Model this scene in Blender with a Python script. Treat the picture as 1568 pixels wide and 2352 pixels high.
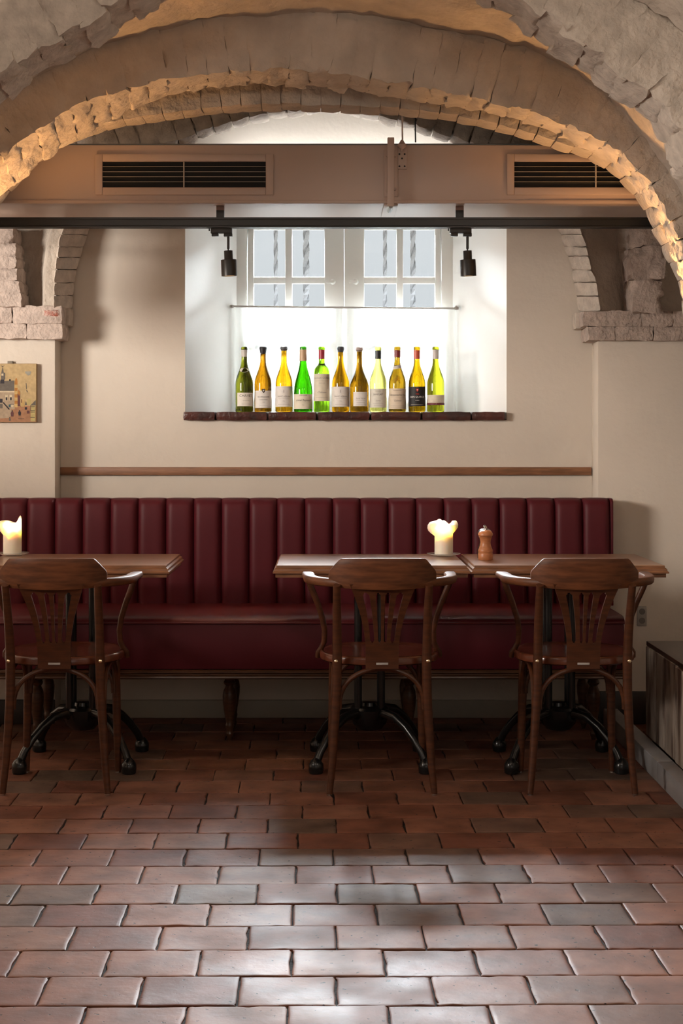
import bpy, bmesh, math, random
from mathutils import Vector, noise
for o in list(bpy.data.objects): bpy.data.objects.remove(o)
sc = bpy.context.scene
C = sc.collection
PI = math.pi
F, VX, VY, H = 3593.0, 750.0, 1000.0, 1.2      # focal length in px, vanishing point, eye height

# ---------------------------------------------------------------- camera, sky, lights, exposure
cam = bpy.data.cameras.new('camera'); camo = bpy.data.objects.new('camera', cam); C.objects.link(camo)
cam.sensor_fit = 'HORIZONTAL'; cam.sensor_width = 24.0; cam.lens = F*24/1568
cam.shift_x = (784-VX)/1568; cam.shift_y = (VY-1176)/1568
cam.clip_start = .05
camo.location = (0, 0, H); camo.rotation_euler = (PI/2, 0, 0)
sc.camera = camo
sc.view_settings.view_transform = 'Standard'; sc.view_settings.look = 'None'
sc.view_settings.gamma = 1; sc.view_settings.use_curve_mapping = False
sc.view_settings.exposure = -0.08

w = bpy.data.worlds.new('overcast_sky'); sc.world = w; w.use_nodes = True
bg = w.node_tree.nodes['Background']; bg.inputs[0].default_value = (.90, .925, .94, 1); bg.inputs[1].default_value = .95

def area(name, loc, target, sx, sy, power, col, spread=180):
    l = bpy.data.lights.new(name, 'AREA'); l.shape = 'RECTANGLE'; l.size = sx; l.size_y = sy
    l.energy = power; l.color = col; l.spread = math.radians(spread)
    o = bpy.data.objects.new(name, l); C.objects.link(o); o.location = loc
    o.rotation_euler = (Vector(target)-Vector(loc)).to_track_quat('-Z', 'Y').to_euler()
    return o
def spot(name, loc, target, power, col, deg=60, blend=.5, r=.03):
    l = bpy.data.lights.new(name, 'SPOT'); l.energy = power; l.color = col; l.spot_size = math.radians(deg)
    l.spot_blend = blend; l.shadow_soft_size = r
    o = bpy.data.objects.new(name, l); C.objects.link(o); o.location = loc
    o.rotation_euler = (Vector(target)-Vector(loc)).to_track_quat('-Z', 'Y').to_euler()
    return o
WARM = (1, .52, .20)
area('daylight_outside_window', (.08, 8.3, 3.1), (.08, 6.8, 1.55), 2.2, 1.4, 8000, (.93, .97, 1))
area('left_front_window', (-3.9, 3.0, 1.75), (0, 6.4, 1.7), 1.0, 1.0, 290, (1, .91, .82))
area('fill_behind_viewer', (.2, -2.6, 1.9), (0, 5.3, 2.2), 3.0, 1.2, 16, (1, .90, .82))  # unseen soft fill behind the camera, added to lift the arches
area('lunette_hidden_lamp', (.06, 6.57, 2.32), (.06, 6.63, 3.0), 1.0, .06, 3.2, (.95, .98, 1))  # hidden lamp above the duct, added to whiten the wall behind it
for sx in (-1.0, 1.05):  # pair of unseen fill lamps, added to brighten the arch faces
    l = bpy.data.lights.new('unseen_fill_lamp', 'POINT'); l.energy = 21; l.color = (1, .86, .73); l.shadow_soft_size = .14
    o = bpy.data.objects.new('unseen_fill_lamp', l); C.objects.link(o); o.location = (sx, 2.5, 2.2)
spot('uplight_left_under_arch', (-1.27, 5.44, 1.55), (-1.0, 5.44, 2.4), 40, WARM, 85, .8)
spot('uplight_right_under_arch', (1.262, 5.44, 1.40), (1.12, 5.45, 2.2), 52, WARM, 85, .8)
spot('uplight_left_vault', (-1.30, 4.88, 1.8), (-.50, 4.86, 2.75), 24, (1, .42, .13), 34, .9)
spot('uplight_right_vault', (1.55, 4.88, 1.8), (.60, 4.86, 2.70), 26, (1, .42, .13), 34, .9)

# ---------------------------------------------------------------- helpers
def P(px, py, z):
    return ((px-VX)*z/F, z, H+(VY-py)*z/F)
def X(px, z): return (px-VX)*z/F
def Z(py, z): return H+(VY-py)*z/F

def lin(c):
    return tuple((x/12.92 if x <= .04045 else ((x+.055)/1.055)**2.4) for x in [v/255 for v in c])

def wloc(o):
    v = Vector((0, 0, 0))
    while o is not None: v += o.location; o = o.parent
    return v

def sm(m, ang=35):
    m.shade_smooth()
    m.set_sharp_from_angle(angle=math.radians(ang))

class MB:
    def __init__(s): s.v = []; s.f = []; s.m = []; s.mi = 0
    def add(s, vs, fs):
        b = len(s.v); s.v += [tuple(v) for v in vs]; s.f += [tuple(b+i for i in f) for f in fs]; s.m += [s.mi]*len(fs); return s
    def box(s, x0, x1, y0, y1, z0, z1):
        vs = [(x, y, z) for x in (x0, x1) for y in (y0, y1) for z in (z0, z1)]
        return s.add(vs, [(0,1,3,2),(4,6,7,5),(0,4,5,1),(2,3,7,6),(0,2,6,4),(1,5,7,3)])
    def tube(s, pts, r, n=12, flat=1.0, caps=True):
        pts = [Vector(p) for p in pts]; rs = r if isinstance(r, (list, tuple)) else [r]*len(pts)
        ring = []; up = None; vs = []; fs = []
        for i, p in enumerate(pts):
            t = (pts[min(i+1, len(pts)-1)]-pts[max(i-1, 0)]).normalized()
            if up is None:
                up = Vector((0, 1, 0)) if abs(t.y) < .9 else Vector((1, 0, 0))
            a = (up - t*up.dot(t)).normalized(); up = a; b = t.cross(a)
            for k in range(n):
                q = 2*PI*k/n
                vs.append(p+a*math.cos(q)*rs[i]*flat+b*math.sin(q)*rs[i])
        for i in range(len(pts)-1):
            for k in range(n):
                fs.append((i*n+k, i*n+(k+1) % n, (i+1)*n+(k+1) % n, (i+1)*n+k))
        if caps:
            fs.append(tuple(range(n-1, -1, -1))); fs.append(tuple((len(pts)-1)*n+k for k in range(n)))
        return s.add(vs, fs)
    def lathe(s, prof, c=(0, 0, 0), n=24, caps=True):      # prof: (radius, height)
        vs = []; fs = []
        for (r, h) in prof:
            for k in range(n):
                q = 2*PI*k/n; vs.append((c[0]+r*math.cos(q), c[1]+r*math.sin(q), c[2]+h))
        for i in range(len(prof)-1):
            for k in range(n):
                fs.append((i*n+k, i*n+(k+1) % n, (i+1)*n+(k+1) % n, (i+1)*n+k))
        if caps:
            fs.append(tuple(range(n-1, -1, -1))); fs.append(tuple((len(prof)-1)*n+k for k in range(n)))
        return s.add(vs, fs)
    def grid(s, P2, flip=False):                          # P2[i][j]
        n = len(P2); m = len(P2[0]); vs = [p for r in P2 for p in r]; fs = []
        for i in range(n-1):
            for j in range(m-1):
                q = (i*m+j, (i+1)*m+j, (i+1)*m+j+1, i*m+j+1); fs.append(q[::-1] if flip else q)
        return s.add(vs, fs)
    def extrude_x(s, prof, x0, x1, nx=1):                  # closed profile of (y, z)
        n = len(prof); vs = []; fs = []
        for i in range(nx+1):
            x = x0+(x1-x0)*i/nx
            vs += [(x, y, z) for (y, z) in prof]
        for i in range(nx):
            for k in range(n):
                fs.append((i*n+k, i*n+(k+1) % n, (i+1)*n+(k+1) % n, (i+1)*n+k))
        fs.append(tuple(range(n-1, -1, -1))); fs.append(tuple(nx*n+k for k in range(n)))
        return s.add(vs, fs)
    def loft(s, rings, caps=True):
        n = len(rings[0]); vs = [p for r in rings for p in r]; fs = []
        for i in range(len(rings)-1):
            for k in range(n):
                fs.append((i*n+k, i*n+(k+1) % n, (i+1)*n+(k+1) % n, (i+1)*n+k))
        if caps:
            fs.append(tuple(range(n-1, -1, -1))); fs.append(tuple((len(rings)-1)*n+k for k in range(n)))
        return s.add(vs, fs)
    def mesh(s, name, mats, off=Vector((0, 0, 0)), bevel=0, seg=2, smooth=35):
        m = bpy.data.meshes.new(name)
        m.from_pydata([tuple(Vector(v)-off) for v in s.v], [], s.f)
        for mt in (mats if isinstance(mats, (list, tuple)) else [mats]): m.materials.append(mt)
        for p, i in zip(m.polygons, s.m): p.material_index = i
        b = bmesh.new(); b.from_mesh(m)
        bmesh.ops.recalc_face_normals(b, faces=b.faces)
        if bevel:
            es = [e for e in b.edges if len(e.link_faces) == 2 and e.calc_face_angle(0) > .5]
            bmesh.ops.bevel(b, geom=es, offset=bevel, segments=seg, affect='EDGES', profile=.5)
        b.to_mesh(m); b.free()
        if smooth: sm(m, smooth)
        return m
    def build(s, name, mats, parent=None, bevel=0, seg=2, smooth=35, local=False):
        off = Vector((0, 0, 0)) if (local or parent is None) else wloc(parent)
        o = bpy.data.objects.new(name, s.mesh(name, mats, off, bevel, seg, smooth))
        C.objects.link(o)
        if parent is not None: o.parent = parent
        return o

def tag(o, label=None, cat=None, group=None, kind=None):
    if label: o['label'] = label
    if cat: o['category'] = cat
    if group: o['group'] = group
    if kind: o['kind'] = kind
    return o
def thing(name, loc, label, cat, group=None, kind=None):
    o = bpy.data.objects.new(name, None); o.location = loc; o.empty_display_size = .05; C.objects.link(o)
    return tag(o, label, cat, group, kind)
def kids(o): return [c for c in bpy.data.objects if c.parent is o]
def copy_tree(o, parent=None):
    c = o.copy(); C.objects.link(c)
    if parent is not None: c.parent = parent
    for ch in list(o.children): copy_tree(ch, c)
    return c

# ---------------------------------------------------------------- materials
def newmat(name):
    m = bpy.data.materials.new(name); m.use_nodes = True
    return m, m.node_tree.nodes, m.node_tree.links, m.node_tree.nodes['Principled BSDF']
def mat(name, col, rough=.5, metal=0, spec=.5, var=0, vscale=8, bump=0, bscale=60, coat=0, stretch=(1,1,1), col2=None, detail=6, contrast=(.35,.65), dist=.01):
    m, N, L, b = newmat(name)
    b.inputs['Base Color'].default_value = (*col, 1); b.inputs['Roughness'].default_value = rough
    b.inputs['Metallic'].default_value = metal; b.inputs['Specular IOR Level'].default_value = spec
    if coat: b.inputs['Coat Weight'].default_value = coat; b.inputs['Coat Roughness'].default_value = .12
    if var or col2 or bump:
        tc = N.new('ShaderNodeTexCoord'); mp = N.new('ShaderNodeMapping'); mp.inputs['Scale'].default_value = stretch
        L.new(tc.outputs['Object'], mp.inputs[0])
    if var or col2:
        n = N.new('ShaderNodeTexNoise'); n.inputs['Scale'].default_value = vscale; n.inputs['Detail'].default_value = detail
        L.new(mp.outputs[0], n.inputs['Vector'])
        r = N.new('ShaderNodeValToRGB'); r.color_ramp.elements[0].position = contrast[0]; r.color_ramp.elements[1].position = contrast[1]
        c2 = col2 if col2 else tuple(x*(1-var) for x in col)
        r.color_ramp.elements[0].color = (*c2, 1); r.color_ramp.elements[1].color = (*col, 1)
        L.new(n.outputs[0], r.inputs[0]); L.new(r.outputs[0], b.inputs['Base Color'])
    if bump:
        n2 = N.new('ShaderNodeTexNoise'); n2.inputs['Scale'].default_value = bscale; n2.inputs['Detail'].default_value = 5
        L.new(mp.outputs[0], n2.inputs['Vector'])
        bp = N.new('ShaderNodeBump'); bp.inputs['Strength'].default_value = bump; bp.inputs['Distance'].default_value = dist
        L.new(n2.outputs[0], bp.inputs['Height']); L.new(bp.outputs[0], b.inputs['Normal'])
    return m
plaster = mat('wall_plaster', (.70, .63, .545), .85, spec=.2, var=.07, vscale=2.2, bump=.35, bscale=22, dist=.008)
vault_m = mat('vault_limewash', (.62, .545, .465), .9, spec=.15, var=.20, vscale=9, bump=.8, bscale=34, dist=.014)
rough_m = mat('rough_limewashed_brick', (.64, .56, .48), .92, spec=.15, var=.22, vscale=24, bump=.65, bscale=60, dist=.012)
stone_m = mat('rough_capital_stone', (.56, .46, .40), .92, spec=.15, var=.22, vscale=30, bump=.7, bscale=70, dist=.012)
white_m = mat('white_reveal_paint', (.88, .87, .84), .6, spec=.3, var=.02, vscale=3, bump=.15, bscale=14)
paintw = mat('white_gloss_paint', (.80, .80, .76), .35)
duct_m = mat('duct_paint', (.48, .37, .31), .42, var=.04, vscale=2)
black_m = mat('black_powder_coat', (.012, .011, .010), .38)
iron_m = mat('black_cast_iron', (.008, .008, .008), .22)
dark_in = mat('dark_void', (.006, .006, .006), .8)
slat_m = mat('pale_aluminium_slat', (.50, .44, .36), .5)
grey_m = mat('grey_conduit', (.22, .22, .21), .4)
leather = mat('burgundy_leather', (.088, .0085, .0145), .50, spec=.25, var=.10, vscale=3, bump=.12, bscale=260, dist=.002)
leather_s = mat('burgundy_leather_seat', (.115, .012, .015), .45, spec=.4, var=.10, vscale=3, bump=.12, bscale=260, dist=.002)
wood_ch = mat('walnut_stained_beech', (.090, .028, .010), .38, var=.45, vscale=6, stretch=(2.2, 2.2, 14), bump=.05, bscale=60, detail=8)
wood_cr = mat('walnut_stained_crest', (.150, .050, .018), .50, spec=.28, var=.5, vscale=5, stretch=(2.2, 5, 16), detail=8)
wood_tb = mat('varnished_table_wood', (.26, .115, .055), .28, var=.45, vscale=5, stretch=(2.5, 14, 8), detail=8)
wood_fr = mat('dark_bench_frame_wood', (.10, .042, .018), .35, var=.45, vscale=7, stretch=(2, 10, 20))
wood_rail = mat('oak_wall_rail', (.30, .135, .065), .5, var=.35, vscale=6, stretch=(2, 14, 18))
wood_box = mat('dark_plank_seat_wood', (.045, .022, .014), .4, var=.5, vscale=6, stretch=(8, 1.4, 8))
plank_m = mat('worn_whitewashed_plank', (.34, .28, .23), .7, col2=(.10, .06, .045), vscale=5, stretch=(2, 3.0, .9), contrast=(.38, .56), bump=.2, bscale=30)
skirt_m = mat('pale_skirting_paint', (.30, .29, .29), .5, var=.25, vscale=4)
skirt_w = mat('white_skirting_paint', (.40, .37, .31), .5, var=.1, vscale=3)
sill_m = mat('glazed_red_brick', (.085, .022, .016), .35, col2=(.03, .012, .010), vscale=14, bump=.5, bscale=50)
brass = mat('brass_bolt', (.75, .62, .42), .25, metal=1)
steel = mat('steel', (.6, .58, .55), .25, metal=1)
plate_m = mat('silver_name_plate', (.45, .42, .40), .4, metal=.3)
mill_w = mat('turned_cherry_wood', (.50, .19, .075), .38, var=.25, vscale=8, stretch=(4, 4, 20))
mill_d = mat('dark_turned_wood', (.03, .014, .010), .3)
dark_base = mat('dark_brown_baseboard_paint', (.03, .022, .018), .5)
red_scar = mat('exposed_red_brick', (.42, .13, .09), .9, col2=(.6, .5, .44), vscale=60, bump=1, bscale=90)
mortar = mat('dark_floor_joint', (.014, .009, .007), .9, bump=.5, bscale=80)
socket_m = mat('grey_socket_plastic', (.30, .28, .25), .4)

def tile_material():
    m, N, L, b = newmat('terracotta_floor_tile'); b.inputs['Specular IOR Level'].default_value = .22
    oi = N.new('ShaderNodeObjectInfo'); r = N.new('ShaderNodeValToRGB'); r.color_ramp.interpolation = 'LINEAR'
    e = r.color_ramp.elements
    e[0].position = 0; e[0].color = (.135, .050, .032, 1); e[1].position = 1; e[1].color = (.115, .075, .055, 1)
    for p, c in ((.25, (.170, .068, .042)), (.5, (.205, .088, .054)), (.72, (.22, .10, .064)), (.86, (.15, .082, .058))):
        q = e.new(p); q.color = (*c, 1)
    L.new(oi.outputs['Random'], r.inputs[0])
    tc = N.new('ShaderNodeTexCoord')
    geo = N.new('ShaderNodeNewGeometry')
    n1 = N.new('ShaderNodeTexNoise'); n1.inputs['Scale'].default_value = 9; n1.inputs['Detail'].default_value = 8
    L.new(geo.outputs['Position'], n1.inputs['Vector'])
    mr = N.new('ShaderNodeMapRange'); mr.inputs['From Min'].default_value = .3; mr.inputs['From Max'].default_value = .7
    mr.inputs['To Min'].default_value = .62; mr.inputs['To Max'].default_value = 1.25
    L.new(n1.outputs[0], mr.inputs[0])
    mx = N.new('ShaderNodeMix'); mx.data_type = 'RGBA'; mx.blend_type = 'MULTIPLY'; mx.inputs[0].default_value = 1
    L.new(r.outputs[0], mx.inputs[6]); L.new(mr.outputs[0], mx.inputs[7])
    # small pits and scratches
    n2 = N.new('ShaderNodeTexNoise'); n2.inputs['Scale'].default_value = 62; n2.inputs['Detail'].default_value = 3
    L.new(geo.outputs['Position'], n2.inputs['Vector'])
    pr = N.new('ShaderNodeValToRGB'); pr.color_ramp.elements[0].position = .29; pr.color_ramp.elements[0].color = (.12, .12, .12, 1)
    pr.color_ramp.elements[1].position = .325; pr.color_ramp.elements[1].color = (1, 1, 1, 1)
    L.new(n2.outputs[0], pr.inputs[0])
    m2 = N.new('ShaderNodeMix'); m2.data_type = 'RGBA'; m2.blend_type = 'MULTIPLY'; m2.inputs[0].default_value = 1
    L.new(mx.outputs[2], m2.inputs[6]); L.new(pr.outputs[0], m2.inputs[7]); L.new(m2.outputs[2], b.inputs['Base Color'])
    rr = N.new('ShaderNodeMapRange'); rr.inputs['From Min'].default_value = .35; rr.inputs['From Max'].default_value = .65
    rr.inputs['To Min'].default_value = .47; rr.inputs['To Max'].default_value = .63
    n3 = N.new('ShaderNodeTexNoise'); n3.inputs['Scale'].default_value = 5; n3.inputs['Detail'].default_value = 6
    L.new(geo.outputs['Position'], n3.inputs['Vector'])
    L.new(n3.outputs[0], rr.inputs[0]); L.new(rr.outputs[0], b.inputs['Roughness'])
    n4 = N.new('ShaderNodeTexNoise'); n4.inputs['Scale'].default_value = 26; n4.inputs['Detail'].default_value = 7
    L.new(geo.outputs['Position'], n4.inputs['Vector'])
    ad = N.new('ShaderNodeMath'); ad.operation = 'MULTIPLY'; L.new(n4.outputs[0], ad.inputs[0]); L.new(pr.outputs[0], ad.inputs[1])
    bp = N.new('ShaderNodeBump'); bp.inputs['Strength'].default_value = .28; bp.inputs['Distance'].default_value = .006
    L.new(ad.outputs[0], bp.inputs['Height']); L.new(bp.outputs[0], b.inputs['Normal'])
    return m
tile_m = tile_material()

def glass_mat(name, col, rough=.01, ior=1.36):
    m, N, L, b = newmat(name)
    b.inputs['Base Color'].default_value = (*col, 1); b.inputs['Roughness'].default_value = rough
    b.inputs['Transmission Weight'].default_value = 1; b.inputs['IOR'].default_value = ior
    return m
def pane_mat():
    m = bpy.data.materials.new('window_glass'); m.use_nodes = True; N = m.node_tree.nodes; L = m.node_tree.links; N.clear()
    o = N.new('ShaderNodeOutputMaterial'); t = N.new('ShaderNodeBsdfTransparent'); g = N.new('ShaderNodeBsdfGlossy')
    t.inputs[0].default_value = (.93, .95, .96, 1); g.inputs['Roughness'].default_value = .03
    fr = N.new('ShaderNodeFresnel'); fr.inputs[0].default_value = 1.45; mx = N.new('ShaderNodeMixShader')
    L.new(fr.outputs[0], mx.inputs[0]); L.new(t.outputs[0], mx.inputs[1]); L.new(g.outputs[0], mx.inputs[2]); L.new(mx.outputs[0], o.inputs[0])
    return m
pane_m = pane_mat()
def curtain_mat():
    m = bpy.data.materials.new('sheer_white_curtain'); m.use_nodes = True; N = m.node_tree.nodes; L = m.node_tree.links; N.clear()
    o = N.new('ShaderNodeOutputMaterial'); d = N.new('ShaderNodeBsdfDiffuse'); t = N.new('ShaderNodeBsdfTranslucent'); tr = N.new('ShaderNodeBsdfTransparent')
    d.inputs[0].default_value = (.9, .9, .87, 1); t.inputs[0].default_value = (.97, .97, .95, 1)
    a = N.new('ShaderNodeMixShader'); a.inputs[0].default_value = .72; L.new(d.outputs[0], a.inputs[1]); L.new(t.outputs[0], a.inputs[2])
    c = N.new('ShaderNodeMixShader'); c.inputs[0].default_value = .22; L.new(a.outputs[0], c.inputs[1]); L.new(tr.outputs[0], c.inputs[2])
    L.new(c.outputs[0], o.inputs[0]); return m
curtain_m = curtain_mat()
def wax_mat():
    m, N, L, b = newmat('candle_wax')
    b.inputs['Base Color'].default_value = (.93, .84, .70, 1); b.inputs['Roughness'].default_value = .45
    b.inputs['Subsurface Weight'].default_value = 1; b.inputs['Subsurface Radius'].default_value = (1, .85, .62); b.inputs['Subsurface Scale'].default_value = .022
    return m
wax_m = wax_mat()
def emis(name, col, s):
    m = bpy.data.materials.new(name); m.use_nodes = True; N = m.node_tree.nodes; L = m.node_tree.links; N.clear()
    o = N.new('ShaderNodeOutputMaterial'); e = N.new('ShaderNodeEmission'); e.inputs[0].default_value = (*col, 1); e.inputs[1].default_value = s
    L.new(e.outputs[0], o.inputs[0]); return m
flame_m = emis('candle_flame', (1, .62, .22), 30)
bulb_m = emis('warm_lamp_face', (1, .55, .22), 1.6)
def dish_mat():
    m = bpy.data.materials.new('clear_pressed_glass'); m.use_nodes = True; N = m.node_tree.nodes; L = m.node_tree.links; N.clear()
    o = N.new('ShaderNodeOutputMaterial'); t = N.new('ShaderNodeBsdfTransparent'); g = N.new('ShaderNodeBsdfGlossy'); d = N.new('ShaderNodeBsdfTranslucent'); g.inputs['Roughness'].default_value = .15
    d.inputs[0].default_value = (.9, .85, .78, 1)
    a = N.new('ShaderNodeMixShader'); a.inputs[0].default_value = .55; L.new(g.outputs[0], a.inputs[1]); L.new(d.outputs[0], a.inputs[2])
    c = N.new('ShaderNodeMixShader'); c.inputs[0].default_value = .42; L.new(t.outputs[0], c.inputs[1]); L.new(a.outputs[0], c.inputs[2]); L.new(c.outputs[0], o.inputs[0]); return m
dish_m = dish_mat()

# ---------------------------------------------------------------- rough masonry builders
def rough_block(mb, c, seed, amp=.006, n=(4, 5, 4), rnd=.12, freq=18, inner=0):
    """c[i][j][k]: eight corners. A lumpy rounded stone between them."""
    c = [[[Vector(c[i][j][k]) for k in (0, 1)] for j in (0, 1)] for i in (0, 1)]
    cen = sum((c[i][j][k] for i in (0, 1) for j in (0, 1) for k in (0, 1)), Vector())/8
    idx = {}; vs = []; off = Vector((seed*7.13 % 50, seed*3.7 % 50, seed*1.9 % 50))
    def pt(a, b, d):
        if (a, b, d) in idx: return idx[(a, b, d)]
        u, v, w_ = a/n[0], b/n[1], d/n[2]
        p = Vector()
        for i in (0, 1):
            for j in (0, 1):
                for k in (0, 1):
                    p += c[i][j][k]*((u if i else 1-u)*(v if j else 1-v)*(w_ if k else 1-w_))
        e = sorted([abs(2*u-1), abs(2*v-1), abs(2*w_-1)])
        q = (e[1]**4)*rnd*.55 + (e[0]**4)*rnd*.4
        dirv = p-cen
        p = p-dirv*q
        nv = noise.noise_vector(p*freq+off)+noise.noise_vector(p*freq*2.7+off)*.5
        p = p+nv*amp*(1+inner*(1-v)**4)
        idx[(a, b, d)] = len(vs); vs.append(p); return idx[(a, b, d)]
    fs = []
    for a in range(n[0]):
        for b in range(n[1]):
            fs.append((pt(a,b,0), pt(a,b+1,0), pt(a+1,b+1,0), pt(a+1,b,0)))
            fs.append((pt(a,b,n[2]), pt(a+1,b,n[2]), pt(a+1,b+1,n[2]), pt(a,b+1,n[2])))
    for a in range(n[0]):
        for d in range(n[2]):
            fs.append((pt(a,0,d), pt(a+1,0,d), pt(a+1,0,d+1), pt(a,0,d+1)))
            fs.append((pt(a,n[1],d), pt(a,n[1],d+1), pt(a+1,n[1],d+1), pt(a+1,n[1],d)))
    for b in range(n[1]):
        for d in range(n[2]):
            fs.append((pt(0,b,d), pt(0,b,d+1), pt(0,b+1,d+1), pt(0,b+1,d)))
            fs.append((pt(n[0],b,d), pt(n[0],b+1,d), pt(n[0],b+1,d+1), pt(n[0],b,d+1)))
    mb.add(vs, fs)

def boxc(x0, x1, y0, y1, z0, z1):
    return [[[(x, y, z) for y in (y0, y1)] for z in (z0, z1)] for x in (x0, x1)]

def resample(pts, n):
    pts = [Vector(p) for p in pts]
    # Catmull-Rom smoothing, then even spacing
    q = []
    for i in range(len(pts)-1):
        p0, p1, p2, p3 = pts[max(i-1, 0)], pts[i], pts[i+1], pts[min(i+2, len(pts)-1)]
        for k in range(6):
            t = k/6
            q.append(.5*((2*p1)+(p2-p0)*t+(2*p0-5*p1+4*p2-p3)*t*t+(3*p1-p0-3*p2+p3)*t**3))
    q.append(pts[-1])
    d = [0]
    for i in range(1, len(q)): d.append(d[-1]+(q[i]-q[i-1]).length)
    out = []; j = 0
    for k in range(n):
        s_ = d[-1]*k/(n-1)
        while j < len(d)-2 and d[j+1] < s_: j += 1
        t = (s_-d[j])/max(d[j+1]-d[j], 1e-9); out.append(q[j].lerp(q[j+1], min(max(t, 0), 1)))
    return out, d[-1]

def px_curve(pts, z): return [((x-VX)*z/F, H+(VY-y)*z/F) for x, y in pts]   # -> (X, height)

def normals(c):
    r = []
    for i in range(len(c)):
        t = c[min(i+9, len(c)-1)]-c[max(i-9, 0)]; n = Vector((-t.y, t.x)).normalized(); r.append(n)
    return r

def arch(parent, name, label, front, rear, z1, z2, L, pitch, m, amp=.006, gap=.06, jit=.008, top=3.15, seed=1, nn=(3, 6, 4), face_out=.0, rnd=.12, inner=0):
    """front / rear: intrados curves (X, height), left to right. A ring of single bricks over a plastered backing."""
    _, ln = resample(rear, 50)
    n = int(ln/pitch)
    f, _ = resample(front, n*4+1); r, _ = resample(rear, n*4+1)
    nf = normals(f); nr = normals(r)
    root = MB()
    # backing wall above the ring
    for i in range(0, n*4, 2):
        a, b = i, i+2
        fa = f[a]+nf[a]*.03; fb = f[b]+nf[b]*.03; ra = r[a]+nr[a]*.03; rb = r[b]+nr[b]*.03
        y1 = z1+.014; y2 = z2-.008
        ta = max(fa.y+.02, top); tb = max(fb.y+.02, top)
        vs = [(fa.x, y1, fa.y), (fb.x, y1, fb.y), (fb.x, y1, tb), (fa.x, y1, ta), (ra.x, y2, ra.y), (rb.x, y2, rb.y), (rb.x, y2, tb), (ra.x, y2, ta)]
        root.add(vs, [(0,1,2,3), (4,7,6,5), (0,4,5,1)])
    o = root.build(name, m, parent); tag(o, label)
    rnd_ = random.Random(seed)
    for i in range(n):
        a, b = i*4, i*4+4
        g = gap*pitch*.5
        def lerp(c, t0): return c[a]+(c[b]-c[a])*t0
        ja = rnd_.uniform(-jit, jit); jz = rnd_.uniform(-jit, jit)*.7; LL = L*rnd_.uniform(.93, 1.05)
        t0, t1 = g/pitch, 1-g/pitch
        cor = []
        for t, k_ in ((t0, a), (t1, b)):
            pf = lerp(f, t)+nf[k_]*(ja); pr = lerp(r, t)+nr[k_]*(ja+rnd_.uniform(-jit, jit)*.5)
            cor.append([[(pf.x, z1+jz-face_out, pf.y), (pr.x, z2, pr.y)],
                        [(pf.x+nf[k_].x*LL, z1+jz*.5, pf.y+nf[k_].y*LL), (pr.x+nr[k_].x*LL, z2, pr.y+nr[k_].y*LL)]])
        mb = MB(); rough_block(mb, cor, seed*100+i, amp, nn, rnd, 18, inner)
        mb.build('brick', m, o, smooth=60)
    return o, f, r

# ---------------------------------------------------------------- setting: room shell
def struct(o, label, cat): return tag(o, label, cat, kind='structure')
WZ, PZ = 6.66, 6.52
wb = MB()
wx0, wx1, wh0, wh1 = X(425, WZ), X(1163, WZ), 1.30, 2.20
wb.box(-4.2, wx0, WZ, 7.4, 0, 3.3); wb.box(wx1, 2.6, WZ, 7.4, 0, 3.3); wb.box(wx0, wx1, WZ+.02, 7.4, wh1, 3.3)
wb.box(wx0, wx1, WZ, WZ+.025, wh1, 3.3); wb.box(wx0, wx1, WZ, 7.4, 0, wh0-.035)
wall = struct(wb.build('wall_back', plaster), 'cream plaster recess wall behind the bench with the deep window opening', 'wall')
# splayed white window reveal
FZ = 7.05
rl = MB()
a0, a1 = wx0, X(543, FZ); b0, b1 = wx1, X(1040, FZ)
def prism(poly, z0, z1, mb):
    n = len(poly); vs = [(x, y, z0) for x, y in poly]+[(x, y, z1) for x, y in poly]
    mb.add(vs, [tuple(range(n-1, -1, -1)), tuple(range(n, 2*n))]+[(i, (i+1) % n, n+(i+1) % n, n+i) for i in range(n)])
prism([(a0-.002, WZ+.001), (a1, FZ), (a1, 7.35), (a0-.002, 7.35)], wh0-.03, wh1, rl)
prism([(b0+.002, WZ+.001), (b0+.002, 7.35), (b1, 7.35), (b1, FZ)], wh0-.03, wh1, rl)
rl.box(a0, b0, WZ+.165, 7.30, wh0-.035, wh0-.002)
rl.box(a0, b0, WZ+.03, 7.30, wh1-.012, wh1+.01)
rv = rl.build('window_reveal', white_m, wall); rv['label'] = 'white painted splayed window reveal'

# side piers in front of the recess wall
pl = MB(); ptop = Z(778, PZ)+.03
pl.box(-4.2, X(127, PZ), PZ, WZ+.02, 0, ptop); pl.build
pw = struct(pl.build('wall_left', plaster, bevel=.006), 'cream plastered pier left of the window carrying the little painting', 'wall')
pr_ = MB(); pr_.box(X(1372, PZ), 2.6, PZ, WZ+.02, 0, ptop)
pwr = struct(pr_.build('wall_right', plaster, bevel=.006), 'cream plastered pier right of the window above the plank bench', 'wall')
sl = MB(); sl.box(-4.25, -4.2, -3, 7.4, 0, 3.3)
struct(sl.build('wall_west', plaster), 'plain plaster side wall far out to the left', 'wall')
sl = MB(); sl.box(2.6, 2.65, -3, 7.4, 0, 3.3)
struct(sl.build('wall_east', plaster), 'plain plaster side wall far out to the right', 'wall')
sl = MB(); sl.box(-4.25, 2.65, -3.05, -3, 0, 3.3)
struct(sl.build('wall_front', plaster), 'plain plaster wall behind the viewer', 'wall')

mb = MB(); mb.box(-2.65, -2.50, 1.5, 5.2, 0, 1.42)  # unseen half wall, added to keep the left side light off the lower room
struct(mb.build('light_blocking_wall', plaster, bevel=.01), 'low plastered half wall added out of view at the left to shade the lower room', 'wall')
# ceiling with the vault arches
cb = MB(); cb.box(-4.25, 2.65, -3.05, 7.4, 3.15, 3.3)
ceil = struct(cb.build('ceiling', vault_m), 'limewashed vaulted ceiling with stepped rough brick arches', 'ceiling')

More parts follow.
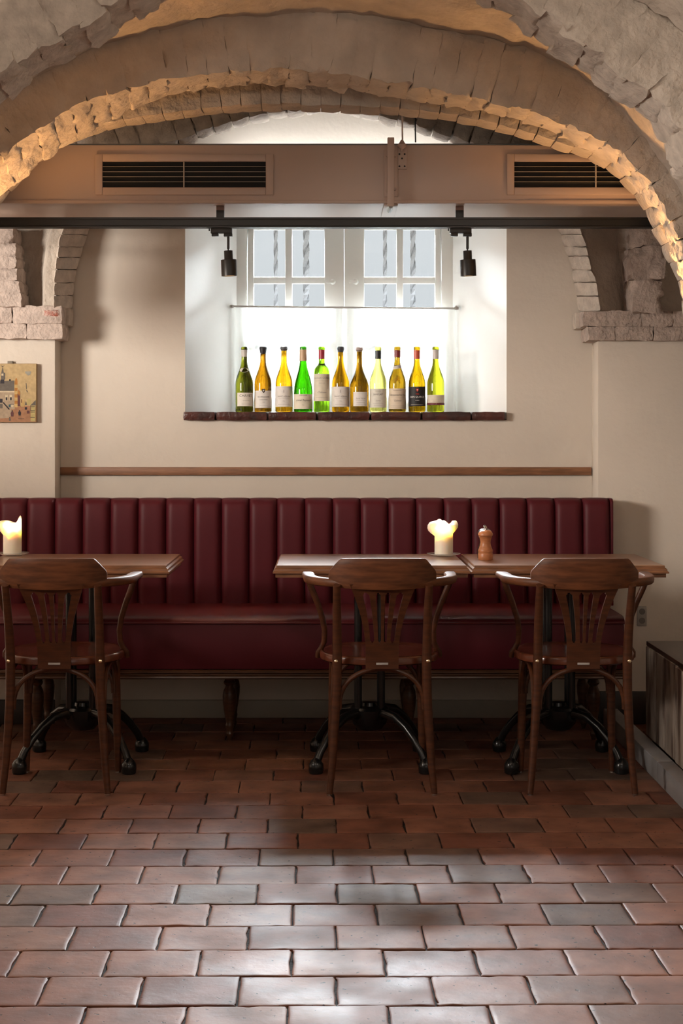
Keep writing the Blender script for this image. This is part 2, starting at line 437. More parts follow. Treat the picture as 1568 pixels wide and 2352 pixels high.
A_r = [(-260,640),(-170,480),(-80,340),(0,258),(50,212),(100,170),(150,141),(190,122),(235,98),(275,62),(350,25),(400,0),(500,-40),(620,-65),(750,-75),(880,-65),(1000,-40),(1080,-15),(1120,18),(1185,55),(1215,80),(1250,110),(1290,135),(1330,160),(1365,185),(1395,215),(1450,255),(1480,290),(1510,325),(1530,355),(1550,400),(1575,430),(1620,500),(1680,620),(1720,740)]
B_f = [(-160,640),(-90,490),(-50,430),(0,372),(30,340),(60,318),(100,290),(140,265),(190,238),(240,220),(320,196),(420,180),(520,167),(620,160),(700,163),(760,168),(850,182),(950,197),(1050,217),(1150,240),(1250,266),(1310,287),(1370,316),(1430,358),(1480,408),(1520,468),(1550,530),(1570,580),(1595,650),(1615,730)]
B_r = [(-120,700),(-70,560),(0,455),(25,438),(50,415),(85,385),(120,352),(160,332),(210,305),(250,280),(330,242),(420,213),(530,200),(590,196),(700,204),(820,212),(909,228),(1019,243),(1084,253),(1164,271),(1259,303),(1309,330),(1354,352),(1414,390),(1484,462),(1519,522),(1546,590),(1562,650),(1575,740)]
C_r = [(-110,720),(-60,590),(0,475),(60,408),(110,362),(165,332),(280,295),(425,274),(500,265),(600,258),(725,260),(784,260),(954,272),(1084,292),(1214,327),(1324,360),(1359,372),(1414,412),(1464,465),(1489,520),(1505,545),(1523,581),(1540,625),(1557,660),(1564,700),(1568,735)]
D_r = [(180,425),(300,372),(380,348),(450,328),(500,310),(560,290),(600,281),(680,275),(750,262),(800,272),(860,283),(900,295),(950,305),(1000,322),(1080,345),(1160,380),(1260,430)]
Aw = px_curve(A_r, 4.62)
_, af, ar = arch(ceil, 'near_arch', 'nearest limewashed brick arch', [(x, h) for x, h in Aw], Aw, 4.38, 4.62, .21, .072, rough_m, amp=.010, jit=.010, seed=3, nn=(4, 8, 6), gap=-.16, rnd=.04, inner=.7)
bo, bf, br = arch(ceil, 'middle_arch', 'second arch with plastered face and glowing soffit', px_curve(B_f, 5.30), px_curve(B_r, 5.57), 5.30, 5.57, .20, .070, vault_m, amp=.0065, jit=.0025, seed=5, nn=(5, 7, 8), gap=-.06, rnd=.035, inner=1.1)
Cw = px_curve(C_r, 5.86)
arch(ceil, 'back_arch', 'third thin brick arch in front of the duct', Cw, Cw, 5.72, 5.86, .20, .072, vault_m, amp=.004, jit=.003, seed=7, nn=(3, 5, 3), gap=-.02, rnd=.055)
Dw = px_curve(D_r, 6.45)
arch(ceil, 'rear_arch', 'dark rough arch before the bright lunette', Dw, Dw, 6.30, 6.45, .20, .075, rough_m, amp=.009, jit=.006, seed=9, nn=(4, 5, 5), gap=.0, rnd=.1)

# vault web between near and middle arch, and the near right groin web
def web(curve, z1, z2, lift, parent, name, label, amp=.02, n=90, k=10, seed=0, squeeze=0):
    c, _ = resample(curve, n); nn_ = normals(c); G = []
    for i in range(n):
        row = []
        for j in range(k+1):
            t = j/k; y = z1+(z2-z1)*t
            p = c[i]+nn_[i]*(lift*t)
            v = Vector((p.x, y, p.y))
            d = noise.noise(v*9+Vector((seed, 0, 0)))+.6*noise.noise(Vector((v.x*26, v.y*6, v.z*26)))
            q = c[i]+nn_[i]*(lift*t+d*amp)
            row.append((q.x, y, q.y))
        G.append(row)
    mb = MB(); mb.grid(G); o = mb.build(name, vault_m, parent, smooth=70); tag(o, label); return o
B_out = [(-250,600),(-160,400),(-60,262),(60,195),(170,137),(230,107),(320,85),(410,56),(530,38),(700,27),(784,28),(924,48),(1034,73),(1124,83),(1219,113),(1300,155),(1400,232),(1500,345),(1568,445),(1660,620)]
web(px_curve(B_out, 5.30), 5.31, 4.60, .05, ceil, 'vault_web', 'vault surface glowing orange between the arches')
an = normals(af)
Ao = [(p.x+n.x*.19, p.y+n.y*.19) for p, n in zip(af, an)][::4]
web(Ao, 4.372, 3.1, .42, ceil, 'groin_web', 'streaked plaster vault web towards the viewer', amp=.022, n=110, k=14, seed=8)

# wall arch springers, capitals and rough pillars either side of the window recess
def springer(parent, rows, inner, outer, side):
    for i in range(len(rows)-1):
        y0, y1 = rows[i+1]+.2, rows[i]-.2
        def crn(px, y, z): return (X(px, z), z, Z(y, z))
        xi0, xi1 = inner[i+1], inner[i]; xo0, xo1 = outer[i+1], outer[i]
        s = 1 if side > 0 else -1
        # corners [along x: inner->outer][height][depth front/back]
        c = [[[crn(xi0, y0, 6.59), crn(xi0, y0, 6.665)], [crn(xi1, y1, 6.59), crn(xi1, y1, 6.665)]],
             [[crn(xo0, y0, 6.45), crn(xo0+s*14, y0, 6.66)], [crn(xo1, y1, 6.45), crn(xo1+s*14, y1, 6.66)]]]
        mb = MB(); rough_block(mb, c, i+side*31+90, .0035, (6, 5, 3), .10, 26); mb.build('brick', rough_m, parent, smooth=60)
def stone_row(parent, xs, y0, y1, z0, z1, m, seed, amp=.006, rnd=.06, name='brick'):
    for i in range(len(xs)-1):
        mb = MB(); c = boxc(X(xs[i], z0)-.002, X(xs[i+1], z0)+.002, z0, z1, Z(y1, z0)-.002, Z(y0, z0)+.002)
        rough_block(mb, c, seed+i, amp, (8, 5, 5), rnd, 24); mb.build(name, m, parent, smooth=60)
# right side
rows = [517, 539, 567, 588, 620, 648, 680, 714]
springer(pwr, rows, [1277,1287,1294,1303,1313,1316,1323,1326], [1331,1338,1348,1352,1358,1370,1375,1381], 1)
mb = MB()
ys = [517, 530, 570, 620, 680, 716]
xo = [1331, 1336, 1349, 1360, 1377, 1384]; x2 = [1412, 1414, 1420, 1426, 1432, 1434]
mb.grid([[P(xo[i]-6, ys[i], 6.50), P((xo[i]+x2[i])/2, ys[i], 6.56), P(x2[i], ys[i], 6.62), P(1440, ys[i], 6.60), P(1462, ys[i], 6.50), P(1700, ys[i], 6.60)] for i in range(len(ys))])
o = mb.build('vault_cell', vault_m, pwr, smooth=60)
stone_row(pwr, [1456, 1528], 516, 566, 6.41, 6.62, stone_m, 211, .014, .08, 'pillar_stone')
stone_row(pwr, [1452, 1526], 566, 640, 6.40, 6.62, stone_m, 212, .015, .08, 'pillar_stone')
stone_row(pwr, [1453, 1522], 640, 716, 6.41, 6.62, stone_m, 213, .015, .08, 'pillar_stone')
stone_row(pwr, [1338, 1473, 1545, 1640, 1760], 715, 749, 6.46, 6.65, stone_m, 220, .005)
stone_row(pwr, [1350, 1412, 1500, 1590, 1760], 750, 781, 6.47, 6.65, stone_m, 230, .006)
stone_row(pwr, [1324, 1340], 718, 754, 6.54, 6.65, rough_m, 236, .003)
# left side
rows = [517, 539, 567, 591, 619, 650, 679, 708]
springer(pw, rows, [208,202,191,185,176,170,168,166], [147,139,133,129,126,124,123,123], -1)
mb = MB()
xo = [147, 142, 134, 127, 125, 124]; x2 = [96, 92, 84, 78, 68, 66]
mb.grid([[P(xo[i]+4, ys[i], 6.49), P(xo[i]-22, ys[i], 6.48), P(xo[i]-30, ys[i], 6.57), P(x2[i], ys[i], 6.62), P(46, ys[i], 6.64), P(-240, ys[i], 6.60)] for i in range(len(ys))])
mb.build('vault_cell', vault_m, pw, smooth=60)
yy = [480, 519, 558, 590, 616, 645, 672, 704]; xe = [30, 30, 36, 38, 43, 46, 50]
for i in range(1, 7): stone_row(pw, [-90, xe[i]], yy[i], yy[i+1], 6.44, 6.62, stone_m, 300+i, .010, .07, 'pillar_stone')
stone_row(pw, [-150, -60, 27, 143], 703, 742, 6.46, 6.65, stone_m, 320, .006)
stone_row(pw, [-150, -10, 60, 143], 743, 778, 6.47, 6.65, stone_m, 330, .005)
stone_row(pw, [141, 160], 708, 746, 6.56, 6.65, rough_m, 340, .003)
# scar of bare red brick on the left capital
mb = MB(); G = []
for i in range(9):
    G.append([])
    for j in range(6):
        a = 2*PI*0; x = 98+ (140-98)*i/8; y = 710+(728-710)*j/5
        e = max(abs(i-4)/4, abs(j-2.5)/2.5); z = 6.452+.012*e**2+noise.noise(Vector((x*.2, y*.2, 3)))*.003
        G[-1].append((X(x, 6.45), z, Z(y, 6.45)))
mb.grid(G); sc_ = mb.build('brick', red_scar, pw, smooth=60); sc_['label'] = 'bare red brick scar on the left capital'

# baseboards and rail
mb = MB(); mb.box(X(137, WZ)-.01, X(1356, WZ)+.01, WZ-.022, WZ, 0, .076)
struct(mb.build('baseboard_back', skirt_w, bevel=.004), 'pale painted baseboard low behind the bench legs', 'baseboard')
mb = MB(); mb.box(X(1372, PZ), 2.6, PZ-.02, PZ, 0, Z(1587, PZ))
struct(mb.build('baseboard_right', dark_base, bevel=.004), 'dark brown baseboard on the right pier beside the plank bench', 'baseboard')
mb = MB(); mb.box(-4.2, X(127, PZ), PZ-.02, PZ, 0, .10)
struct(mb.build('baseboard_left', dark_base, bevel=.004), 'dark baseboard on the left pier behind the bench', 'baseboard')
mb = MB(); mb.box(X(137, WZ)+.002, X(1356, WZ), 6.638, WZ, Z(1091, 6.64), Z(1073, 6.64))
struct(mb.build('trim_1', wood_rail, bevel=.003), 'narrow oak rail across the wall above the bench back', 'wooden rail')

# window sill: a row of dark glazed bricks
sill = thing('trim_2', (X(790, 6.62), 6.62, 1.265), 'row of dark red glazed bricks forming the window sill', 'window sill', kind='structure')
xs = [419, 494, 614, 728, 850, 968, 1083, 1161]
for i in range(7):
    mb = MB(); c = boxc(X(xs[i], 6.62)+.0012, X(xs[i+1], 6.62)-.0012, 6.62+random.Random(i).uniform(0, .006), 6.835, Z(965, 6.62), 1.2995)
    rough_block(mb, c, 400+i, .0022, (8, 3, 4), .05, 26); mb.build('brick', sill_m, sill, smooth=60)

# floor: bed + terracotta tiles
fb = MB(); fb.box(-4.25, 2.65, -3.05, 7.4, -.06, -.007)
floor = struct(fb.build('floor', mortar), 'worn terracotta tile floor laid in running bond', 'floor')
TW, TD = .2105, .1792; rot = math.radians(.5)
variants = []
for vnt in range(8):
    r_ = random.Random(vnt+50); nx, ny = 14, 10
    W2, D2 = TW/2-.0020, TD/2-.0022
    G = []; top = []
    def edge(t, k): return noise.noise(Vector((t*9, k*5.3, vnt*11.1)))*.0022 - max(0, noise.noise(Vector((t*17, k*9.3, vnt*5.1+40)))-.28)*.018
    mb = MB()
    us = [-1, -.985, -.96]+[-.9+1.8*q/8 for q in range(9)]+[.96, .985, 1]; vs_ = [-1, -.98, -.95]+[-.85+1.7*q/4 for q in range(5)]+[.95, .98, 1]
    for i in range(nx+1):
        row = []
        for j in range(ny+1):
            u, v = us[i], vs_[j]
            x = u*(W2+(edge(v, 1) if u > 0 else edge(v, 2))*abs(u)**6); y = v*(D2+(edge(u, 3) if v > 0 else edge(u, 4))*abs(v)**6)
            h = -.0016*max(max(0, (abs(u)-.95)/.05), max(0, (abs(v)-.94)/.06))**2 - .0012*abs(noise.noise(Vector((x*14, y*14, vnt*7.7))))
            row.append((x, y, h))
        G.append(row)
    mb.grid(G)
    loop = [G[i][0] for i in range(nx+1)]+[G[nx][j] for j in range(1, ny+1)]+[G[i][ny] for i in range(nx-1, -1, -1)]+[G[0][j] for j in range(ny-1, 0, -1)]
    n = len(loop); mb.add([(a, b, c) for a, b, c in loop]+[(a, b, -.02) for a, b, c in loop], [(k, (k+1) % n, n+(k+1) % n, n+k) for k in range(n)])
    variants.append(mb.mesh('tile', tile_m, smooth=40))
rt = random.Random(11); cnt = 0; rest = []
x_off = .0235; z_row0 = 3.294+TD/2
for k in range(-14, 19):
    yc = z_row0+k*TD
    if yc > WZ+.05: continue
    off = x_off + (TW/2 if k % 2 else 0)
    sh = rt.uniform(-.006, .006)
    for i in range(-22, 14):
        xc = off+(i+.5)*TW+sh
        px = VX+xc*F/max(yc, .3)
        x_ = xc*math.cos(rot)-(yc-3.3)*math.sin(rot)*.0; y_ = yc+xc*math.sin(rot)
        if xc < -4.1 or xc > 2.5 or y_ > WZ+.06: continue
        vis = yc > 2.95 and -TW*F/yc*.7 < px < 1568+TW*F/yc*.7 and cnt < 300
        vv = rt.choice(variants); dz = rt.uniform(-.0016, .0014); tl = (rt.uniform(-.0018, .0018), rt.uniform(-.002, .002))
        flip = rt.choice((0, PI))
        if vis:
            o = bpy.data.objects.new('tile', vv); C.objects.link(o); o.parent = floor
            o.location = (x_, y_, dz); o.rotation_euler = (tl[0], tl[1], rot+flip); cnt += 1
        else: rest.append((x_, y_, dz))
mb = MB()
for (x_, y_, dz) in rest:
    mb.box(x_-TW/2+.002, x_+TW/2-.002, y_-TD/2+.002, y_+TD/2-.002, -.02, -.002+dz)
o = mb.build('tile_remainder', tile_m, floor, smooth=0); o['kind'] = 'stuff'; o['label'] = 'terracotta tiles beyond the view'

# ---------------------------------------------------------------- window, grille, curtain
win = thing('window_1', (.08, 7.05, 1.30), 'white casement window with small panes behind the half curtain', 'window', kind='structure')
GY = 7.10
fx0, fx1, fh0, fh1 = X(543, GY)-.0, X(1040, GY), 1.30, 2.19
mb = MB()
mb.box(fx0, X(568, GY), 7.06, 7.15, fh0, fh1); mb.box(X(1012, GY), fx1, 7.06, 7.15, fh0, fh1)
mb.box(X(568, GY), X(1012, GY), 7.06, 7.15, fh1-.035, fh1); mb.box(X(568, GY), X(1012, GY), 7.06, 7.15, fh0, fh0+.03)
mb.build('window_frame', paintw, win, bevel=.004)
cols = [((583, 655), (671, 745), 569, 789), ((836, 910), (925, 998), 791, 1011)]
rws = [(528, 637), (652, 761), (776, 885)]
for (c1, c2, s0, s1) in cols:
    mb = MB(); y0, y1 = 7.075, 7.115
    hb, ht = Z(rws[-1][1], GY), Z(rws[0][0], GY)
    mb.box(X(s0, GY), X(c1[0], GY), y0, y1, fh0+.031, fh1-.036); mb.box(X(c2[1], GY), X(s1, GY), y0, y1, fh0+.031, fh1-.036)
    mb.box(X(c1[0], GY), X(c2[1], GY), y0, y1, ht, fh1-.036); mb.box(X(c1[0], GY), X(c2[1], GY), y0, y1, fh0+.031, hb)
    sash = mb.build('sash', paintw, win, bevel=.004)
    mb = MB(); mb.box(X(c1[1], GY), X(c2[0], GY), y0+.004, y1-.004, hb, ht); mb.build('muntin', paintw, sash, bevel=.003)
    for a in range(2):
        mb = MB(); mb.box(X(c1[0], GY), X(c2[1], GY), y0+.006, y1-.006, Z(rws[a+1][0], GY), Z(rws[a][1], GY)); mb.build('muntin', paintw, sash, bevel=.003)
    for c in (c1, c2):
        for (ra, rb) in rws:
            mb = MB(); mb.box(X(c[0], GY)-.003, X(c[1], GY)+.003, 7.094, 7.098, Z(rb, GY)-.003, Z(ra, GY)+.003); mb.build('pane', pane_m, sash, smooth=0)
    hx = X(764 if s0 < 700 else 817, 7.06); hz = Z(647, 7.06)
    mb = MB(); mb.lathe([(0.004, 0), (.012, .003), (.013, .01), (.006, .02)], (0, 0, 0), 14)
    mb.v = [(hx+x, 7.075-z, hz+y) for x, y, z in mb.v]; mb.box(hx-.03, hx+.006, 7.052, 7.06, hz-.006, hz+.006); mb.build('window_latch', paintw, sash, bevel=.001)

gr = thing('window_grille', (.08, 9.2, 0), 'twisted iron security bars outside the window panes', 'window bars')
for (px, wd) in ((633, 9), (703, 14), (884, 9), (948, 12)):
    gy = 9.2; cx = X(px, gy); r = wd*gy/F/2*1.1; rings = []
    for i in range(91):
        h = .026+2.95*i/90; a = i*.5
        rings.append([(cx+r*math.cos(a+q), gy+r*math.sin(a+q), h) for q in (0, PI/2, PI, 3*PI/2)])
    mb = MB(); mb.loft(rings); mb.build('bar', grey_bar if 'grey_bar' in globals() else mat('black_painted_iron_bar', (.014, .0145, .0155), 1, spec=0), gr, smooth=20)
for h_ in (0, 2.975):
    mb = MB(); mb.box(-.6, .76, 9.18, 9.22, h_, h_+.025); mb.build('crossbar', mat('black_painted_crossbar', (.02, .02, .022), .8), gr)

CZ = 6.98
rod = thing('curtain_rod', (X(790, CZ), CZ, Z(704, CZ)), 'thin pale curtain rod with end brackets across the window', 'curtain rod')
mb = MB(); mb.tube([(X(533, CZ), CZ, Z(703.5, CZ)), (X(790, CZ), CZ, Z(706.5, CZ)), (X(1047, CZ), CZ, Z(708.5, CZ))], .0045, 10); mb.build('pole', mat('pale_grey_rod', (.45, .43, .4), .4), rod)
for px in (532, 1048):
    mb = MB(); mb.lathe([(.001, -.008), (.009, -.006), (.010, 0), (.009, .006), (.001, .008)], (X(px, CZ), CZ, Z(704 if px < 700 else 708, CZ)), 12)
    mb.box(X(px, CZ)-.004, X(px, CZ)+.004, CZ, CZ+.055, Z(704, CZ)-.004, Z(704, CZ)+.004)
    mb.build('bracket', mat('dull_rod_bracket', (.3, .27, .24), .4), rod)
mb = MB(); G = []
n = 150
for i in range(n+1):
    u = i/n; px = 531+(1047-531)*u; row = []
    for j in range(17):
        v = j/16
        amp_ = .004+.010*v
        y = CZ+.004+amp_*math.sin(u*2*PI*19+.8*math.sin(u*23))+.003*math.sin(u*61)*v
        y += .018
        top = Z(706+3*u, CZ)-.001; bot = 1.306+.002*math.sin(u*2*PI*24)
        row.append((X(px, CZ), y, top+(bot-top)*v))
    G.append(row)
mb.grid(G); cur = mb.build('cafe_curtain', curtain_m, smooth=70)
tag(cur, 'sheer white half curtain glowing behind the wine bottles', 'curtain')

# ---------------------------------------------------------------- air duct with grilles, pipe, strut
DZ = 5.91; dt, db = Z(333, DZ), 2.08
duct = thing('air_duct', (.2, 6.2, db), 'long boxed air duct painted dusty pink brown above the window', 'air duct')
mb = MB(); mb.box(-2.2, 2.2, DZ, 6.655, db, dt); mb.build('duct_casing', duct_m, duct, bevel=.003)
mb = MB(); mb.box(-2.2, 2.2, DZ-.006, DZ+.02, db-.004, db+.008); mb.build('duct_edge', duct_m, duct, bevel=.002)
mb = MB(); mb.tube([(-2.2, DZ+.03, Z(331, DZ)), (0, DZ+.03, Z(330, DZ)), (2.2, DZ+.03, Z(329, DZ))], .006, 10); mb.build('conduit', grey_m, duct)
def vent(px0, label):
    v = thing('air_vent', (X(px0+188, DZ), DZ, Z(400, DZ)), label, 'air vent', 'slatted air vents in the duct')
    z = DZ-.012
    ox0, ox1 = X(px0, z), X(px0+375, z); t, b = Z(371, z), Z(430, z); e0, e1 = X(px0-17, z), X(px0+393, z); et, eb = Z(353.5, z), Z(447.5, z)
    mb = MB(); mb.box(e0, ox0, z, DZ-.0005, eb, et); mb.box(ox1, e1, z, DZ-.0005, eb, et); mb.box(ox0, ox1, z, DZ-.0005, t, et); mb.box(ox0, ox1, z, DZ-.0005, eb, b)
    mb.build('vent_frame', duct_m, v, bevel=.003)
    mb = MB(); mb.box(ox0, ox1, DZ-.0025, DZ-.0008, b, t); mb.build('backing', dark_in, v, smooth=0)
    mx = X(px0+187, z)
    mb = MB(); mb.box(mx-.002, mx+.002, z-.002, DZ-.001, b, t); mb.build('divider', slat_m, v)
    for (a, c) in ((ox0, mx-.003), (mx+.003, ox1)):
        for k in range(4):
            h = t-(t-b)*(k+1)/5.1
            mb = MB(); mb.add([(a, z, h), (c, z, h), (c, z, h-.0014), (a, z, h-.0014), (a, DZ-.003, h+.002), (c, DZ-.003, h+.002), (c, DZ-.003, h+.0005), (a, DZ-.003, h+.0005)],
                              [(0,1,2,3), (4,7,6,5), (0,4,5,1), (3,2,6,7), (0,3,7,4), (1,5,6,2)])
            mb.build('slat', slat_m, v, smooth=0)
    for px in (px0+30, px0+346):
        for py in (357, 443):
            c = P(px, py, z); mb = MB(); mb.tube([(c[0], z-.002, c[2]), (c[0], z+.001, c[2])], .0035, 10); mb.build('screw', duct_m, v)
vent(235, 'slatted air vent on the duct upper left of the window, fully in view')
vent(1181, 'slatted air vent on the duct at the right, partly behind the arch')
st = thing('mounting_strut', (X(897, 5.87), 5.87, db), 'flat vertical metal strut with backing plate fixed to the duct front', 'bracket')
mb = MB(); mb.box(X(889.5, 5.86), X(905, 5.86), 5.853, 5.872, Z(474, 5.86), Z(316, 5.86)); mb.build('bar', duct_m, st, bevel=.002)
mb = MB(); mb.box(X(882, 5.9), X(914, 5.9), 5.899, 5.909, Z(452, 5.9), Z(344, 5.9)); mb.build('back_plate', duct_m, st, bevel=.002)
mb = MB()
for px, py in ((888.5, 358), (906.5, 358), (888.5, 439), (906.5, 435)):
    c = P(px, py, 5.9); mb = MB(); mb.tube([(c[0], 5.888, c[2]), (c[0], 5.8988, c[2])], .005, 10); mb.build('bolt', duct_m, st)
mb = MB(); mb.tube([(X(897, 5.88), 5.868, Z(360, 5.87)), (X(897, 5.88), 5.9, Z(360, 5.87))], .006, 8); mb.build('spacer', duct_m, st); mb = MB(); mb.tube([(X(897, 5.88), 5.868, Z(436, 5.87)), (X(897, 5.88), 5.9, Z(436, 5.87))], .006, 8)
mb.build('spacer', duct_m, st)
mb = MB(); mb.box(X(882, 5.9), X(914, 5.9), 5.915, 6.25, db-.010, db-.0045); mb.build('foot_plate', duct_m, st, bevel=.002)
mb = MB(); mb.tube([(X(897, 5.87), 5.868, Z(474, 5.87)), (X(896, 5.9), 5.89, db-.016), (X(895, 5.95), 5.97, db-.020), (X(894, 6), 6.03, db-.014)], [.008, .010, .011, .009], 10); mb.build('shackle', steel, st)
hg = thing('hanging_rod', (X(924, 5.88), 5.88, Z(388, 5.88)), 'thin rod with round fitting and perforated plate hanging over the duct', 'rod hanger')
mb = MB(); mb.tube([P(923, 250, 5.885), P(924, 322, 5.885)], .003, 8); mb.build('rod', duct_m, hg)
c = P(923, 340, 5.885); s = 5.885/F
mb = MB(); mb.lathe([(2*s, -8*s), (3*s, -2*s), (6*s, 0), (10.5*s, 4*s), (10.5*s, 8*s), (7*s, 11*s), (4.5*s, 15*s), (2.5*s, 19*s)], c, 18); mb.build('fitting', duct_m, hg)
mb = MB(); mb.box(X(914, 5.9), X(934, 5.9), 5.9, 5.909, Z(388, 5.9), Z(338, 5.9)); pp = mb.build('perforated_plate', duct_m, hg, bevel=.001)
mb = MB()
for px, py in ((917, 354), (929, 354), (923, 364), (917, 382), (929, 382)):
    q = P(px, py, 5.9); mb = MB(); mb.tube([(q[0], 5.8985, q[2]), (q[0], 5.8999, q[2])], .0035, 10); mb.build('hole', dark_in, pp)
hg2 = MB(); hg2.tube([P(953, 270, 6.1), P(954, 327, 6.1)], .0028, 8)
tag(hg2.build('thin_rod', black_m), 'short thin dark rod standing on the duct, right of the hanging rod', 'rod')

# ---------------------------------------------------------------- lighting track and spotlights
TZ = 6.0
tr = thing('light_track', (0, TZ, Z(525, TZ)), 'long black lighting track hanging under the duct', 'light track')
t0, t1 = Z(500.5, TZ), Z(524, TZ)
prof = [(-.018, t1), (-.018, t1+.006), (-.016, t1+.008), (-.016, t1+.030), (-.018, t1+.032), (-.018, t0), (.018, t0), (.018, t1), (.008, t1), (.008, t1+.012), (-.008, t1+.012), (-.008, t1)]
mb = MB(); mb.extrude_x([(TZ+a, b) for a, b in prof], -2.2, 2.0); mb.build('rail', black_m, tr, smooth=0)
for px in (506, 1055):
    cx = X(px, TZ); w_ = 9*TZ/F
    mb = MB(); mb.box(cx-w_, cx+w_, TZ-.014, TZ+.014, t0-.001, Z(484, TZ)); mb.build('mount_clip', black_m, tr, bevel=.001)
    mb = MB(); mb.box(cx-w_, cx+w_, TZ-.012, TZ+.012, Z(484, TZ), db-.0015); h = mb.build('mount_stub', mat('brown_painted_stub', (.16, .085, .06), .5), tr)
def spotlight(dx, label, first=[None]):
    s = TZ/F
    cx = X(524+dx, TZ)
    root = thing('spotlight', (cx, TZ, Z(636, TZ)), label, 'spotlight', 'track spotlights under the duct')
    def q(px): return X(px+dx, TZ)
    def hh(py): return Z(py, TZ)
    mb = MB(); mb.box(q(484), q(533), TZ-.013, TZ+.013, hh(536.5), hh(524.3)); mb.box(q(486), q(502), TZ-.012, TZ+.012, hh(543), hh(536)); mb.box(q(514), q(533.5), TZ-.013, TZ+.013, hh(543.5), hh(536)); mb.box(q(479), q(482), TZ-.004, TZ+.004, hh(531), hh(525))
    mb.build('adapter', black_m, root, bevel=.0015)
    mb = MB(); mb.tube([(q(524), TZ, hh(543)), (q(524), TZ, hh(571))], 3.1*s, 12); mb.build('stem', black_m, root)
    mb = MB(); mb.lathe([(3*s, 0), (1.7*s, -2*s), (1.7*s, -5*s)], (q(524), TZ, hh(571)), 12); mb.build('joint', black_m, root)
    # tilted lamp head
    prof = [(.5*s, 0), (9.6*s, -.5*s), (10*s, -1.5*s), (10*s, -20*s), (10.6*s, -21*s), (17.6*s, -21.3*s), (18*s, -22.5*s), (18.2*s, -59*s), (16.6*s, -59*s), (15.5*s, -50*s), (.5*s, -49*s)]
    mb = MB(); mb.lathe(prof, (0, 0, 0), 32, False)
    tilt = math.radians(-2.5); tl2 = math.radians(3.0)
    def T(v):
        x, y, z = v; x, z = x*math.cos(tilt)+z*math.sin(tilt), -x*math.sin(tilt)+z*math.cos(tilt)
        y, z = y*math.cos(tl2)-z*math.sin(tl2), y*math.sin(tl2)+z*math.cos(tl2)
        return (x+q(524), y+TZ, z+hh(575))
    mb.v = [T(v) for v in mb.v]; head = mb.build('lamp_head', black_m, root)
    mb = MB(); mb.lathe([(.2*s, -57.6*s), (16.4*s, -57.9*s)], (0, 0, 0), 24, False); mb.v = [T(v) for v in mb.v]; mb.build('lamp_face', bulb_m, head)
    e = T((0, 0, -62*s)); d = (e[0], e[1]-.10, e[2]-1)
    spot('spotlight_beam', e, d, 16, (1, .66, .40), 38, .7, .02)
spotlight(0, 'left black spotlight on the track, in front of the left window reveal')
spotlight(549, 'right black spotlight on the track, in front of the right window reveal')

# ---------------------------------------------------------------- lettering wrapped on bottles
def text_mesh(s, size, shear=0):
    cu = bpy.data.curves.new('lettering', 'FONT'); cu.body = s; cu.size = size; cu.align_x = 'CENTER'; cu.align_y = 'CENTER'; cu.shear = shear; cu.resolution_u = 2
    ob = bpy.data.objects.new('lettering', cu); C.objects.link(ob)
    dg = bpy.context.evaluated_depsgraph_get(); me = ob.evaluated_get(dg).to_mesh()
    vs = [(v.co.x, v.co.y) for v in me.vertices]; fs = [tuple(p.vertices) for p in me.polygons]
    ob.evaluated_get(dg).to_mesh_clear(); bpy.data.objects.remove(ob); bpy.data.curves.remove(cu)
    return vs, fs
ink = mat('dark_label_ink', (.05, .04, .035), .7); ink_l = mat('grey_label_ink', (.30, .26, .23), .7)
ink_w = mat('white_label_ink', (.85, .83, .8), .6); ink_r = mat('red_label_ink', (.6, .05, .02), .6)
S = 6.73/F      # metres per pixel at the bottles
def wrap(mb, R, h, vs, fs, cx=0):
    mb.add([((R)*math.sin((x+cx)/R), -(R)*math.cos((x+cx)/R), h+y) for x, y in vs], fs)
def strip(mb, R, h0, h1, a0, a1, n=16):
    G = [[(R*math.sin(a0+(a1-a0)*i/n), -R*math.cos(a0+(a1-a0)*i/n), h) for h in (h0, h1)] for i in range(n+1)]
    mb.grid(G)
def burgundy(R, neck=6.8, sh=64, nk=118, lip=7.6, tot=150):
    pr = [(.2, 3), (R*.5, 2.5), (R*.9, .2), (R*.97, 1), (R, 3), (R, sh)]
    for k in range(1, 9):
        t = k/8; e = (1-t)**1.0; r = neck+(R-neck)*(.5+.5*math.cos(PI*t))**.92; pr.append((r, sh+(nk-sh)*t))
    pr += [(neck*.97, tot-8), (neck, tot-7.5), (lip, tot-7), (lip, tot-3), (neck*1.02, tot-1), (neck*.9, tot), (.2, tot-.3)]
    return [(a*S, b*S) for a, b in pr]
def bordeaux(R):
    pr = [(.2, 3), (R*.5, 2.5), (R*.9, .2), (R*.97, 1), (R, 3), (R, 92), (R*.97, 97), (R*.86, 102), (R*.68, 106), (R*.50, 109), (R*.40, 113), (7, 118), (6.8, 142), (7.4, 143), (7.6, 147), (6.5, 150), (.2, 149.8)]
    return [(a*S, b*S) for a, b in pr]
